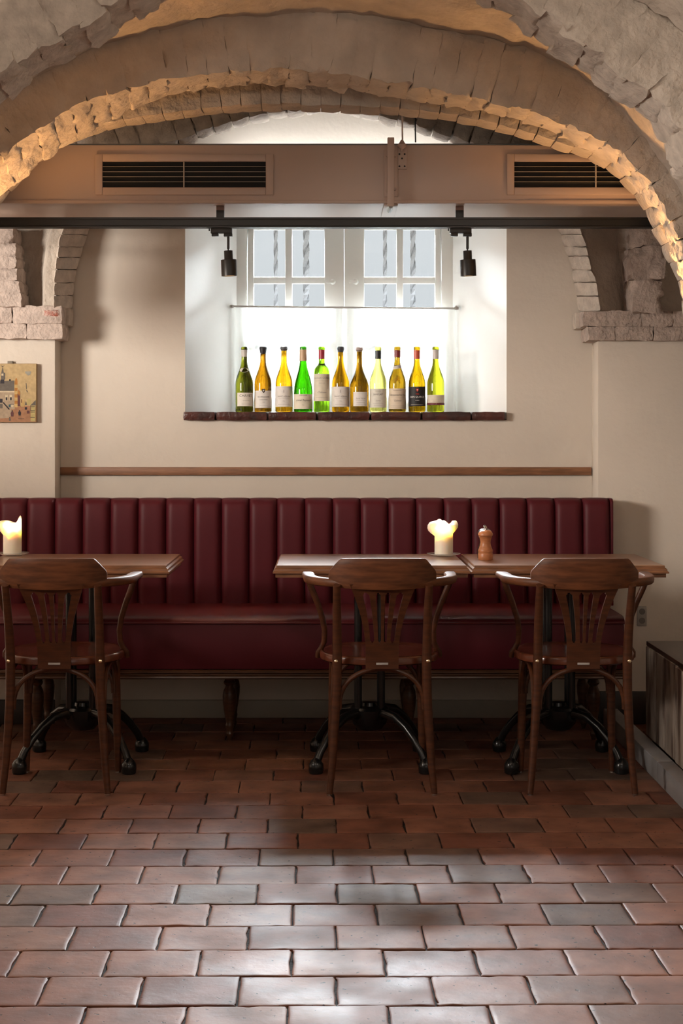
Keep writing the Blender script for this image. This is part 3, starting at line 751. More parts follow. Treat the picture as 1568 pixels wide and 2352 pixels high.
def bottle(px, R, prof, gcol, label, tot=150, capsule=None, labels=(), neck=6.8, waxtop=None):
    y0 = 6.735
    root = thing('wine_bottle', (X(px, y0), y0, 1.3002), label, 'wine bottle', 'wine bottles on the window sill')
    g = glass_mat('bottle_glass', gcol)
    mb = MB(); mb.lathe(prof, (0, 0, 0), 40); mb.build('glass_body', g, root, local=True, smooth=50)
    if capsule:
        col, y1, y2, flare, nm = capsule      # px below the very top
        mb = MB(); r0 = (neck+.45)*S
        mb.lathe([(r0+flare*S, (tot-y2)*S), (r0+.15*S, (tot-y1)*S), (r0*.9 if y1 > 1 else r0*1.12, (tot-y1+.3)*S)], (0, 0, 0), 28, caps=(y1 <= 1)); mb.build(nm, mat(nm+'_finish', col, .35), root, local=True)
    if waxtop:
        col, dep = waxtop; mb = MB(); r = (neck+1.2)*S
        mb.lathe([(r*.86, (tot-dep)*S), (r*.93, (tot-dep+3)*S), (r*1.06, (tot-6)*S), (r*1.08, (tot-2.5)*S), (r*.95, (tot+.3)*S), (r*.5, (tot+.8)*S)], (0, 0, 0), 28); mb.build('wax_seal', mat('wax_seal_finish', col, .45), root, local=True)
    for L_ in labels:
        ya, yb, col, ang0, ang1, texts = L_     # px above the sill
        mb = MB(); Rr = R*S+.0006
        strip(mb, Rr, ya*S, yb*S, ang0, ang1, 22); lb = mb.build('label', mat('label_paper', col, .6, var=.08, vscale=60), root, local=True)
        mats = [ink, ink_l, ink_w, ink_r]; tm = MB()
        for (s, size, y, kind, shear) in texts:
            tm.mi = kind
            if s.startswith('#line'):
                wd = float(s[5:]); cx_ = (ang0+ang1)/2
                strip(tm, Rr+.0003, y*S, (y+size)*S, cx_-wd, cx_+wd, 14)
            elif s == '#crest':
                a_ = (ang0+ang1)/2; sz = size*S
                wrap(tm, Rr+.0004, y*S, [(-sz*.9, sz), (sz*.9, sz), (sz*.75, -sz*.2), (0, -sz*1.2), (-sz*.75, -sz*.2)], [(0, 4, 3, 2, 1)], a_*Rr)
                tm.mi = 2; wrap(tm, Rr+.0007, y*S, [(-sz*.35, sz*.5), (sz*.35, sz*.5), (0, -sz*.4)], [(0, 2, 1)], a_*Rr)
            else:
                vs, fs = text_mesh(s, size*S, shear); wrap(tm, Rr+.0004, y*S, vs, fs, (ang0+ang1)/2*Rr)
        if tm.f: tm.build('lettering', mats, lb, local=True, smooth=0)
    return root
cream = (.82, .76, .68); grey_c = (.80, .76, .71); beige = (.74, .62, .48)
fr = (-1.15, 1.25)
b1 = bottle(561, 20.5, burgundy(20.5), (0.042, 0.042, 0.0019), 'dark olive wine bottle with oval neck label, first bottle from the left', capsule=((.62, .58, .53), 7, 23, 0, 'capsule'),
   labels=[(13, 44, cream, -.85, 1.35, [('CHAVET', 8.5, 37, 0, 0), ('Pouilly-Fumé', 3, 26, 1, 0), ('#line.5', .5, 18, 1, 0)])])
# oval neck label
mb = MB(); n = 24; Rn = 15*S; G = []
vs = []; 
for k in range(n):
    a = 2*PI*k/n; x = 10.2*math.cos(a)*S; h = (96+5.3*math.sin(a))
    rr = (6.8+(20.5-6.8)*(.5+.5*math.cos(PI*(h-64)/54))**.92)*S+.0012
    xx = min(max(x/rr, -.98), .98); vs.append((x, -rr*math.sqrt(1-xx*xx)-.0004, h*S))
mb.add(vs, [tuple(range(n))]); mb.build('neck_label', mat('oval_label_paper', (.66, .62, .54), .6), b1, local=True, smooth=0)
bottle(604, 20, burgundy(20), (0.116, 0.048, 0.0009), 'amber wine bottle with black wax top and dark crest over its white label', waxtop=((.02, .02, .025), 16),
   labels=[(9, 49, grey_c, -1.05, 1.25, [('#crest', 4.5, 48, 0, 0), ('BOURGOGNE', 4.6, 34.5, 0, 0), ('CHARDONNAY', 2.7, 28, 0, 0), ('2015', 2.6, 22, 1, 0), ('#line.5', .4, 15, 1, 0)])])
sv = [('SAINT-VÉRAN', 5.2, 35.5, 1, 0), ('#line.65', .4, 31, 1, 0), ('2016', 2.6, 25, 1, 0), ('#line.03', 7, 44, 1, 0), ('#line.7', .4, 17, 1, 0)]
bottle(652, 20, burgundy(20), (0.240, 0.116, 0.0019), 'golden wine bottle with short grey wax top and tall pale label, third from the left', waxtop=((.10, .10, .11), 9), labels=[(12, 59, grey_c, -1.45, 1.45, sv)])
bottle(696, 21.6, burgundy(21.6, 7.6, 46, 122), (0.009, 0.094, 0.0002), 'bright green sparkling wine bottle with tan foil neck', capsule=((.62, .42, .25), 7, 33, 1.0, 'foil'), neck=7.4,
   labels=[(7, 41, (.80, .73, .58), -1.3, 1.35, [('CHAMPAGNE', 3.0, 38, 1, 0), ('Lional Reynaud', 6.0, 27, 0, .5), ('#line.8', .4, 23, 1, 0), ('Brut', 2.6, 16, 1, 0)])])
bottle(738.5, 18.4, bordeaux(18.4), (0.102, 0.222, 0.0048), 'light green square-shouldered wine bottle with red capsule and tall beige label', capsule=((.42, .03, .06), 7, 28, .3, 'capsule'),
   labels=[(25, 87, (.76, .69, .55), -1.4, 1.4, [('CLOUX COBBE', 6.0, 78, 1, 0), ('#line.8', .4, 71, 1, 0), ('MINERVOIS', 2.8, 66, 1, 0), ('Château', 6.5, 45, 1, .5), ('#line.8', .4, 33, 1, 0)])])
bottle(782, 20.2, burgundy(20.2), (0.222, 0.102, 0.0017), 'golden wine bottle with dark wax top, sixth from the left, right of the red capsule', waxtop=((.05, .055, .065), 12), labels=[(12, 58, grey_c, -1.45, 1.45, sv)])
bottle(825, 21.8, burgundy(21.8, 6.6, 56, 110, tot=148), (0.094, 0.042, 0.0009), 'brown amber wine bottle with pinkish wax top and small square white label', tot=148, waxtop=((.50, .40, .36), 9),
   labels=[(13, 46, (.84, .80, .76), -.70, .95, [('Saint Véran', 5.0, 31, 1, .2), ('#line.5', .4, 26, 1, 0), ('#line.45', .4, 21, 1, 0), ('#line.5', .4, 16, 1, 0)])])
bottle(868, 20, burgundy(20), (0.416, 0.390, 0.0886), 'pale clear yellow wine bottle with black neck band', capsule=((.02, .022, .03), 9, 28, .2, 'neck_band'),
   labels=[(10, 53, (.76, .73, .64), -1.2, 1.15, [('DOMAINE', 2.8, 47.5, 1, 0), ('SAN LAIT', 5.6, 40, 0, 0), ('Cuvée', 4.2, 26, 1, 0), ('#line.6', .4, 19, 1, 0), ('#line.5', .4, 15, 1, 0)])])
b9 = bottle(912, 20, burgundy(20), (0.087, 0.048, 0.0019), 'embossed olive wine bottle with dark red capsule and white collar band', capsule=((.20, .02, .025), 8, 24, .2, 'capsule'),
   labels=[(7, 54, beige, -1.4, 1.4, [('MIS EN BOUTEILLE', 2.4, 49, 0, 0), ('Châteauneuf-du-Pape', 5.0, 39, 0, .1), ('#line.9', .4, 34, 1, 0), ('Galvine', 6.0, 26, 1, .3), ('#line.9', .4, 14, 1, 0), ('#line.9', .4, 11, 1, 0)])])
mb = MB(); G = []
for k in range(29):
    a = 2*PI*k/28; row = []
    for h0 in (99, 107):
        h = h0+1.6*math.sin(a); rr = (6.8+(20-6.8)*(.5+.5*math.cos(PI*(h-64)/54))**.92)*S+.0009
        row.append((rr*math.sin(a), -rr*math.cos(a), h*S))
    G.append(row)
mb.grid(G); mb.build('collar_band', mat('white_collar_paper', (.66, .62, .57), .6), b9, local=True)
mb = MB()
for k, (dx, dh, r) in enumerate(((-3, 75, 4), (3, 74, 3.6), (0, 80, 3), (5, 68, 2.6), (-6, 69, 2.4))):
    R0 = 19.4*S if dh < 76 else 18.2*S; a = dx*S/R0
    mb.lathe([(r*S, 0), (r*S*.6, .0012), (.0003, .0014)], (0, 0, 0), 12); 
    nv = 36
    for i in range(len(mb.v)-nv, len(mb.v)):
        x, y, z = mb.v[i]; mb.v[i] = ((R0+z)*math.sin(a+x/R0), -(R0+z)*math.cos(a+x/R0), dh*S+y)
mb.build('embossed_crest', glass_mat('embossed_glass', (.7, .5, .1)), b9, local=True)
bottle(957, 19.6, burgundy(19.6), (0.155, 0.087, 0.0009), 'olive gold wine bottle with orange red capsule and black label', capsule=((.62, .10, .05), 8, 28, .2, 'capsule'),
   labels=[(13, 58, (.012, .012, .014), -1.4, 1.4, [('Viña', 5.0, 41, 3, .3), ('SAN QUIRCE', 6.3, 34.5, 2, 0), ('6 MESES', 2.6, 26.5, 2, 0), ('#line.8', 1.2, 16, 1, 0), ('#crest', 3.2, 50, 3, 0), ('RIBERA', 2, 56, 1, 0)])])
bottle(1000, 20, burgundy(20), (0.214, 0.214, 0.0084), 'lime yellow wine bottle with white neck sleeve, last bottle on the right', capsule=((.62, .58, .55), 7, 28, .1, 'capsule'),
   labels=[(21, 39, (.78, .70, .55), -1.45, 1.45, [('#line.35', .5, 27, 1, 0), ('#line.4', .4, 24, 1, 0)]), (16, 21, (.16, .03, .035), -1.45, 1.45, [('A', 3.2, 18.3, 2, 0)])])

# ---------------------------------------------------------------- painting on the left pier
PY = 6.495
def pc(px, py): return X(px, PY), Z(py, PY)
ptg = thing('painting', (X(2, PY), PZ, Z(970, PY)), 'small unframed canvas of a stepped-gable town hall on the left pier', 'painting')
mb = MB(); mb.box(X(-80, PY), X(83.5, PY), PY, PZ-.0005, Z(969.5, PY), Z(835, PY)); mb.build('canvas', mat('ochre_canvas', (.42, .29, .14), .8, col2=(.34, .22, .10), vscale=40), ptg, bevel=.0015)
pcol = {'sky': (.46, .33, .16), 'ground': (.33, .16, .08), 'wall': (.36, .27, .18), 'roof': (.12, .10, .08), 'dark': (.02, .015, .02), 'brick': (.38, .16, .03), 'stripe': (.50, .33, .12),
        'purple': (.10, .03, .03), 'cream': (.55, .45, .30), 'teal': (.04, .09, .10), 'cloud': (.28, .27, .22), 'yel': (.42, .33, .13)}
keys = list(pcol); pm = [mat('paint_'+('abcdefghijklmn'[i]), pcol[k], .75, var=.2, vscale=70) for i, k in enumerate(keys)]
mb = MB(); lay = [0]
def poly(k, pts, dz=None):
    lay[0] += 1; z = PY-.0003-lay[0]*.00002; mb.mi = keys.index(k)
    mb.add([(X(x, PY), z, Z(y, PY)) for x, y in pts], [tuple(range(len(pts)))])
def rect(k, x0, y0, x1, y1): poly(k, [(x0, y0), (x1, y0), (x1, y1), (x0, y1)])
rect('sky', -79.5, 836, 83, 936); rect('ground', -79.5, 932, 83, 969)
rect('wall', -60, 899, 34, 940); poly('wall', [(-79, 935), (22, 934), (30, 950), (20, 960), (-79, 966)])
poly('roof', [(-58, 876), (33, 874), (33, 898), (-64, 898)]); rect('cream', -60, 898, 33, 901)
for i in range(8): rect('stripe' if i % 2 else 'brick', 33.5-.3*(i % 2), 876+i*7.4, 40.5, 876+i*7.4+7.4)
poly('brick', [(34, 876), (36, 869), (39, 869), (40.5, 876)])
rect('purple', 40.5, 899, 46.5, 933); poly('brick', [(40.5, 902), (43, 894), (46.5, 903), (44, 910)])
for x in (13, 23, -12, -22, -40): rect('cream', x-1, 907, x+5, 920); rect('dark', x, 912.5, x+4, 919.5)
rect('dark', 1, 872, 10, 881); rect('roof', 2, 856, 12, 872); rect('cream', 3.5, 858, 8, 863); poly('roof', [(3, 857), (6, 842), (9, 857)]); poly('dark', [(1.5, 839), (6, 843), (10.5, 839), (6, 841)])
rect('dark', -6, 916, 6, 925); poly('dark', [(6, 925), (9, 924), (23, 940), (20, 941)]); rect('roof', -6, 928, 6, 938)
rect('teal', 20, 929, 24.5, 935); rect('cream', 25, 929.5, 31, 935); rect('dark', 24, 928, 32, 929)
rect('dark', 21, 871, 25, 875)
poly('cloud', [(57, 853), (72, 853), (70, 860), (65, 863), (59, 858)])
for p in ([(59, 880), (61, 880), (61.5, 892), (60, 896)], [(60, 896), (62, 896), (64.5, 901), (62, 901)]): poly('roof', p)
rect('stripe', 48, 918, 56, 934); rect('yel', 62, 916, 71, 930); rect('purple', 49, 917, 51, 925); poly('roof', [(57, 930), (59.5, 922), (62, 930)])
rect('yel', 70.5, 932, 81.5, 968); poly('roof', [(69, 932), (82, 919), (82, 931)]); 
for y in (933.5, 942.5, 946, 958.5): rect('dark', 70, y, 80, y+1.1)
rect('dark', 70, 932, 71, 944); rect('purple', 62, 943, 67.5, 950); rect('dark', 57, 935, 62, 941)
def fig(k, x, y, h):
    poly(k, [(x-h*.18, y), (x-h*.25, y-h*.55), (x-h*.12, y-h*.8), (x+h*.12, y-h*.8), (x+h*.25, y-h*.55), (x+h*.18, y)])
    poly('dark', [(x-h*.09, y-h*.8), (x-h*.09, y-h), (x+h*.09, y-h), (x+h*.09, y-h*.8)])
fig('dark', 45, 954.5, 12.5); fig('purple', 28, 956.5, 14); fig('roof', 22.5, 967, 9); fig('roof', -20, 960, 12); fig('dark', -44, 955, 10)
rect('dark', 42, 961.5, 56, 962.5)
mb.build('picture', pm, ptg, smooth=0)
mb = MB(); mb.box(X(16, PY), X(28, PY), 6.505, 6.519, Z(835, PY), Z(829, PY)); mb.build('hanger', mat('frayed_hanger', (.2, .17, .13), .8), ptg, bevel=.001)

# ---------------------------------------------------------------- banquette
bench = thing('banquette', (0, 6.2, 0), 'long burgundy leather banquette with vertical channelled back under the window', 'bench')
BX1 = X(1402, 6.38); pit = .11345; NP = 24
bx0 = BX1-pit*NP
mb = MB(); W2 = pit/2; G = []
vp = [(6.372, .500), (6.370, .56), (6.371, .70), (6.374, .82), (6.378, .900), (6.381, .918), (6.386, .930), (6.396, .939), (6.412, .943), (6.44, .944), (6.47, .943)]
for i in range(17):
    u = i/16*2-1; row = []
    for (y, h) in vp:
        bul = .024*(1-abs(u)**6); dy = bul if h < .9 else bul*max(0, (6.47-y)/.09)
        row.append((u*(W2-.0004), y+.020-dy if y < 6.41 else y, h+(.003*(1-abs(u)**4)-.003 if h > .9 else 0)))
    G.append(row)
mb.grid(G)
for i in (0, 16):
    r = G[i]; mb.add([tuple(p) for p in r]+[(r[0][0], 6.47, .5)], [tuple(range(len(r)+1))])
pm_ = mb.mesh('back_channel', leather, smooth=50)
for i in range(NP):
    o = bpy.data.objects.new('back_channel', pm_); C.objects.link(o); o.parent = bench
    o.location = (bx0+pit*(i+.5), -6.2, 0)
mb = MB(); mb.box(bx0, BX1+.012, 6.471, 6.512, .30, .938); mb.build('back_board', leather, bench, bevel=.008)
mb = MB(); mb.extrude_x([(6.38, .505), (6.386, .93), (6.40, .942), (6.47, .942), (6.47, .505)], BX1+.0002, BX1+.012); mb.build('end_panel', leather, bench, bevel=.003)
prof = [(6.46, .515), (6.1, .517), (5.95, .517), (5.915, .514), (5.895, .505), (5.889, .497), (5.888, .490), (6.46, .49)]
mb = MB(); mb.extrude_x(prof, bx0, BX1-.036); mb.build('seat_cushion', leather_s, bench, smooth=50)
mb = MB(); mb.tube([(bx0, 5.888, .493), (BX1-.036, 5.888, .493)], .0035, 8); mb.build('piping', leather_s, bench)
mb = MB(); mb.box(bx0, BX1-.037, 5.891, 6.45, .318, .4898); mb.build('front_panel', leather, bench, bevel=.006)
pf = [(5.905, .3178), (5.882, .3178), (5.876, .313), (5.876, .307), (5.884, .302), (5.884, .298), (5.876, .294), (5.874, .288), (5.880, .283), (5.93, .281), (5.93, .3178)]
mb = MB(); mb.extrude_x(pf, bx0, BX1-.034); mb.build('wood_rail', wood_fr, bench, smooth=20)
mb = MB(); mb.box(bx0, BX1-.038, 5.931, 6.45, .29, .3175); mb.build('under_frame', wood_fr, bench)
legp = [(.0, .0), (.008, 0), (.0095, .010), (.013, .018), (.0155, .026), (.013, .033), (.012, .040), (.016, .050), (.0175, .060), (.015, .066), (.017, .085), (.022, .115), (.0265, .150), (.0275, .175), (.024, .195), (.017, .210), (.0155, .216), (.022, .222), (.024, .228), (.020, .235), (.018, .240), (.026, .246), (.0265, .289)]
mb = MB(); mb.lathe(legp, (0, 0, 0), 20); lm_ = mb.mesh('leg', wood_fr)
for y in (6.16, 6.40):
    for x in (-1.14, -.382, .325, 1.05):
        o = bpy.data.objects.new('leg', lm_); C.objects.link(o); o.parent = bench; o.location = (x, y-6.2, 0)

# ---------------------------------------------------------------- chairs
def bow_y(x):
    a = min(abs(x), .249)/.25
    return -.292+.262*(1-math.sqrt(max(0, 1-a**2.6)))**1.0
def build_chair():
    root = thing('armchair', (0, 0, 0), '', 'armchair', 'bentwood armchairs at the tables')
    # seat
    rings = []
    def ring(s_, h):
        return [(s_*.205*math.copysign(abs(math.cos(a))**.86, math.cos(a)), s_*.205*math.copysign(abs(math.sin(a))**.86, math.sin(a)), h) for a in [2*PI*k/48 for k in range(48)]]
    mb = MB(); mb.loft([ring(.2, .432), ring(.97, .430), ring(1, .435), ring(1, .452), ring(.985, .458), ring(.955, .460), ring(.90, .455), ring(.6, .451), ring(.05, .450)]); mb.build('seat', wood_seat, root, local=True, smooth=50)
    # rear legs
    for s_ in (-1, 1):
        pts = [(.175*s_, -.205, .006), (.166*s_, -.198, .10), (.158*s_, -.194, .22), (.151*s_, -.196, .34), (.149*s_, -.203, .45), (.150*s_, -.222, .55), (.151*s_, -.250, .64), (.152*s_, -.276, .708)]
        mb = MB(); mb.tube(pts, [.0108, .0125, .0145, .0158, .0160, .0150, .0138, .0125], 16); lg = mb.build('leg', wood_ch, root, local=True)
        mb = MB(); mb.lathe([(.0095, 0), (.0098, .006)], (.175*s_, -.205, 0), 14); mb.build('glide', steel, lg, local=True)
        mb = MB(); mb.lathe([(.0068, 0), (.006, .003), (.003, .0052), (.0003, .0058)], (0, 0, 0), 14); mb.v = [(.153*s_+x, -.2185-z, .449+y) for x, y, z in mb.v]; mb.build('bolt', brass, root, local=True)
        pts = [(.163*s_, .150, .006), (.160*s_, .146, .15), (.157*s_, .142, .30), (.155*s_, .135, .435)]
        mb = MB(); mb.tube(pts, [.0110, .0140, .0155, .0150], 16); lg = mb.build('leg', wood_ch, root, local=True)
        mb = MB(); mb.lathe([(.0098, 0), (.0098, .006)], (.163*s_, .150, 0), 14); mb.build('glide', steel, lg, local=True)
    # arched braces below the seat
    def archb(p0, p1, top, r=.0085):
        pts = []; p0 = Vector(p0); p1 = Vector(p1)
        for k in range(21):
            t = k/20; a = PI*t; u = .5-.5*math.cos(a)
            q = p0.lerp(p1, u); q.z = p0.z+(top-p0.z)*(math.sin(a)**.75 if 0 < k < 20 else 0); pts.append(q)
        return MB().tube(pts, r, 10)
    archb((-.142, -.190, .285), (.142, -.190, .285), .420).build('brace', wood_ch, root, local=True)
    archb((-.147, .138, .285), (.147, .138, .285), .420).build('brace', wood_ch, root, local=True)
    for s_ in (-1, 1): archb((.160*s_, -.185, .285), (.160*s_, .130, .285), .422).build('brace', wood_ch, root, local=True)
    # bow: arm rail running round the back
    cur = []
    for k in range(49):
        a = PI*(k/48); x = -.25*math.cos(a); sy = math.sin(a)
        cur.append((x, -.04-.252*sy**.80))
    cur = [(-.253, .020), (-.254, -.01)]+cur[1:-1]+[(.254, -.01), (.253, .020)]
    mb = MB(); rings = []
    for i, (x, y) in enumerate(cur):
        t = Vector(cur[min(i+1, len(cur)-1)])-Vector(cur[max(i-1, 0)]); t.normalize(); nr = Vector((t.y, -t.x))   # outward
        e = min(i, len(cur)-1-i)/ (len(cur)/2)
        w_ = .044-.022*min(1, e*2.2); w_ = w_*(.72 if e < .02 else 1); hb_, ht_ = (.699, .727)
        if e < .10: hb_ = .706
        ins = w_-.012
        p = Vector((x, y)); a_ = p+nr*.012; b_ = p-nr*ins
        rings.append([(a_.x, a_.y, hb_+.004), (a_.x+nr.x*.002, a_.y+nr.y*.002, (hb_+ht_)/2), (a_.x, a_.y, ht_-.003), (a_.x-nr.x*.004, a_.y-nr.y*.004, ht_), (b_.x+nr.x*.004, b_.y+nr.y*.004, ht_), (b_.x, b_.y, ht_-.004), (b_.x, b_.y, hb_+.004), (b_.x+nr.x*.005, b_.y+nr.y*.005, hb_), (a_.x-nr.x*.005, a_.y-nr.y*.005, hb_)])
    mb.loft(rings); mb.build('arm_rail', wood_cr, root, local=True, smooth=45)
    # crest
    def yb(x): 
        q = max(0, 1-(x/.25)**2); return -.04-.252*q**.40-.012
    mb = MB(); prof = [(.700, .171), (.706, .175), (.722, .178), (.744, .178), (.753, .175), (.772, .160), (.790, .1445), (.7945, .1385)]
    F_ = []; B_ = []
    for (h, hw) in prof:
        rf = []; rb = []
        for k in range(25):
            u = k/24*2-1; x = hw*u; hh_ = h+(.004*(1-u*u) if h > .79 else 0) - (0.006*(1-u*u) if h < .704 else 0)
            y = yb(x)-.002-.10*(h-.70); ed = .004*(abs(u)**10)+.003*(1 if h > .793 or h < .701 else 0)
            rf.append((x, y-.001+ed, hh_)); rb.append((x, y+.019-ed, hh_))
        F_.append(rf); B_.append(rb)
    mb.grid(F_); mb.grid(B_, True)
    n, m = len(F_), 25
    for k in range(24):
        mb.add([F_[0][k], F_[0][k+1], B_[0][k+1], B_[0][k]], [(0, 1, 2, 3)]); mb.add([F_[-1][k], F_[-1][k+1], B_[-1][k+1], B_[-1][k]], [(3, 2, 1, 0)])
    for r in range(n-1):
        mb.add([F_[r][0], F_[r+1][0], B_[r+1][0], B_[r][0]], [(0, 1, 2, 3)]); mb.add([F_[r][-1], F_[r+1][-1], B_[r+1][-1], B_[r][-1]], [(3, 2, 1, 0)])
    o = mb.build('backrest', wood_cr, root, local=True, smooth=40)
    bmw = bmesh.new(); bmw.from_mesh(o.data); bmesh.ops.remove_doubles(bmw, verts=bmw.verts, dist=.0004); bmesh.ops.recalc_face_normals(bmw, faces=bmw.faces); bmw.to_mesh(o.data); bmw.free(); sm(o.data, 40)
    # splat with four slots
    def hw(v): return .0545+.004*v+.052*max(0, (v-.25)/.75)**1.7
    NV = 26; v0s, v1s = .30, .90
    mb = MB(); th = .010
    fu = [-1, -.70, -.47, -.25, -.08, .08, .25, .47, .70, 1]       # 5 fingers and 4 slots
    fu_mid = [-1, -.66, -.50, -.21, -.10, .10, .21, .50, .66, 1]
    def pt(ci, v, side):
        t = v
        u = fu[ci]*t+fu_mid[ci]*(1-t) if 0 else fu[ci]
        # slots taper to rounded ends
        if ci not in (0, 9) and (v < v0s+.03 or v > v1s-.03) and v0s-.001 <= v <= v1s+.001:
            c = (fu[ci]+fu[ci+1])/2 if ci % 2 == 1 else (fu[ci]+fu[ci-1])/2
            u = c+(fu[ci]-c)*.45
        x = u*hw(v); h = .424+(.712-.424)*v; y = -.2195-.072*v**1.5-(.004*(1-(u*u)))*v
        return (x, y+(th if side else 0), h)
    vv = sorted(set([i/NV for i in range(NV+1)]+[v0s, v0s+.03, v1s-.03, v1s]))
    cell = {}
    for r in range(len(vv)-1):
        for ci in range(9):
            slot = (ci % 2 == 1) and vv[r] >= v0s-1e-6 and vv[r+1] <= v1s+1e-6
            if not slot: cell[(r, ci)] = 1
    for (r, ci) in cell:
        q = [pt(ci, vv[r], 0), pt(ci+1, vv[r], 0), pt(ci+1, vv[r+1], 0), pt(ci, vv[r+1], 0)]; k_ = [pt(ci, vv[r], 1), pt(ci+1, vv[r], 1), pt(ci+1, vv[r+1], 1), pt(ci, vv[r+1], 1)]
        mb.add(q+k_, [(0, 1, 2, 3), (7, 6, 5, 4)]+([(0, 3, 7, 4)] if (r, ci-1) not in cell else [])+([(1, 5, 6, 2)] if (r, ci+1) not in cell else [])
               +([(0, 4, 5, 1)] if (r-1, ci) not in cell else [])+([(3, 2, 6, 7)] if (r+1, ci) not in cell else []))
    o = mb.build('splat', wood_ch, root, local=True, smooth=0)
    bmw = bmesh.new(); bmw.from_mesh(o.data); bmesh.ops.remove_doubles(bmw, verts=bmw.verts, dist=.0002); bmesh.ops.recalc_face_normals(bmw, faces=bmw.faces); bmw.to_mesh(o.data); bmw.free(); sm(o.data, 50)
    mb = MB(); mb.box(-.020, .020, -.2232, -.2205, .4375, .4445); pl_ = mb.build('name_plate', plate_m, o, local=True, bevel=.0006)
    # arm supports
    for s_ in (-1, 1):
        pts = [(.243*s_, -.045, .704), (.234*s_, -.040, .675), (.214*s_, -.030, .625), (.196*s_, -.018, .570), (.188*s_, -.008, .525), (.190*s_, .0, .485), (.200*s_, .008, .462), (.2105*s_, .014, .447), (.212*s_, .020, .430)]
        mb = MB(); mb.tube(pts, [.0115, .011, .0105, .010, .0098, .0098, .0098, .0098, .009], 12); mb.build('arm_support', wood_ch, root, local=True)
        pts = [(.150*s_, -.215, .660), (.175*s_, -.15, .66)]
    return root
wood_seat = mat('polished_seat_veneer', (.13, .035, .016), .22, var=.35, vscale=4, stretch=(3, 12, 3))
ch = build_chair()
CL = [(-.905, 5.42, 0.0, 'dark bentwood armchair at the left table, cut by the left edge of the view'),
      (.181, 5.42, 0.015, 'dark bentwood armchair at the middle table, in front of the right candle'),
      (.853, 5.42, 0.0, 'dark bentwood armchair at the right table, nearest the plank bench')]
for i, (x, y, rz, lb) in enumerate(CL):
    o = ch if i == 0 else copy_tree(ch)
    o.location = (x, y, 0); o.rotation_euler = (0, 0, rz); o['label'] = lb

# ---------------------------------------------------------------- tables
def build_table():
    root = thing('cafe_table', (0, 0, 0), '', 'table', 'wooden topped cafe tables')
    hx, hy = .345, .282
    def rr(ins, h):
        a, b = hx-ins, hy-ins; return [(-a, -b, h), (a, -b, h), (a, b, h), (-a, b, h)]
    mb = MB(); mb.loft([rr(.03, .703), rr(.009, .703), rr(.009, .7165), rr(0, .7175), rr(0, .7225), rr(.0045, .726), rr(.0055, .733), rr(.012, .7375), rr(.0125, .7435), rr(.014, .745)]); mb.build('tabletop', wood_tb, root, local=True, smooth=15)
    mb = MB(); mb.box(-.16, .16, -.03, .03, .688, .7025); mb.box(-.03, .03, -.16, .16, .689, .7025); mb.build('top_plate', iron_m, root, local=True, bevel=.003)
    for sx in (-1, 1):
        for sy in (-1, 1):
            mb = MB(); mb.tube([(.042*sx, .042*sy, .195), (.042*sx, .042*sy, .69)], .0135, 14); mb.build('column', iron_m, root, local=True)
    mb = MB(); mb.lathe([(.02, .120), (.045, .125), (.062, .145), (.070, .175), (.072, .198), (.066, .207), (.03, .210), (.028, .222), (.0, .224)], (0, 0, 0), 24); mb.build('hub', iron_m, root, local=True)
    for sx in (-1, 1):
        for sy in (-1, 1):
            pr = [(.035, .175), (.08, .190), (.13, .182), (.18, .152), (.22, .115), (.255, .072), (.275, .035)]
            pts = [(d*.7071*sx, d*.7071*sy, h) for d, h in pr]
            mb = MB(); mb.tube(pts, [.022, .019, .017, .0155, .0145, .014, .015], 12); lg = mb.build('leg', iron_m, root, local=True)
            cx, cy = .275*.7071*sx, .275*.7071*sy
            mb = MB(); mb.lathe([(.018, 0), (.025, .004), (.027, .020), (.026, .036), (.018, .048), (.010, .056), (.002, .058)], (cx, cy, 0), 16); mb.build('foot', iron_m, lg, local=True)
    return root
tb = build_table()
TLb = [(-.895, 'square-edged wooden cafe table at the left under the left candle'),
       (.157, 'square-edged wooden cafe table in the middle carrying the lit candle'),
       (.8495, 'square-edged wooden cafe table at the right carrying the pepper mills')]
for i, (x, lb) in enumerate(TLb):
    o = tb if i == 0 else copy_tree(tb)
    o.location = (x, 5.74, 0); o['label'] = lb

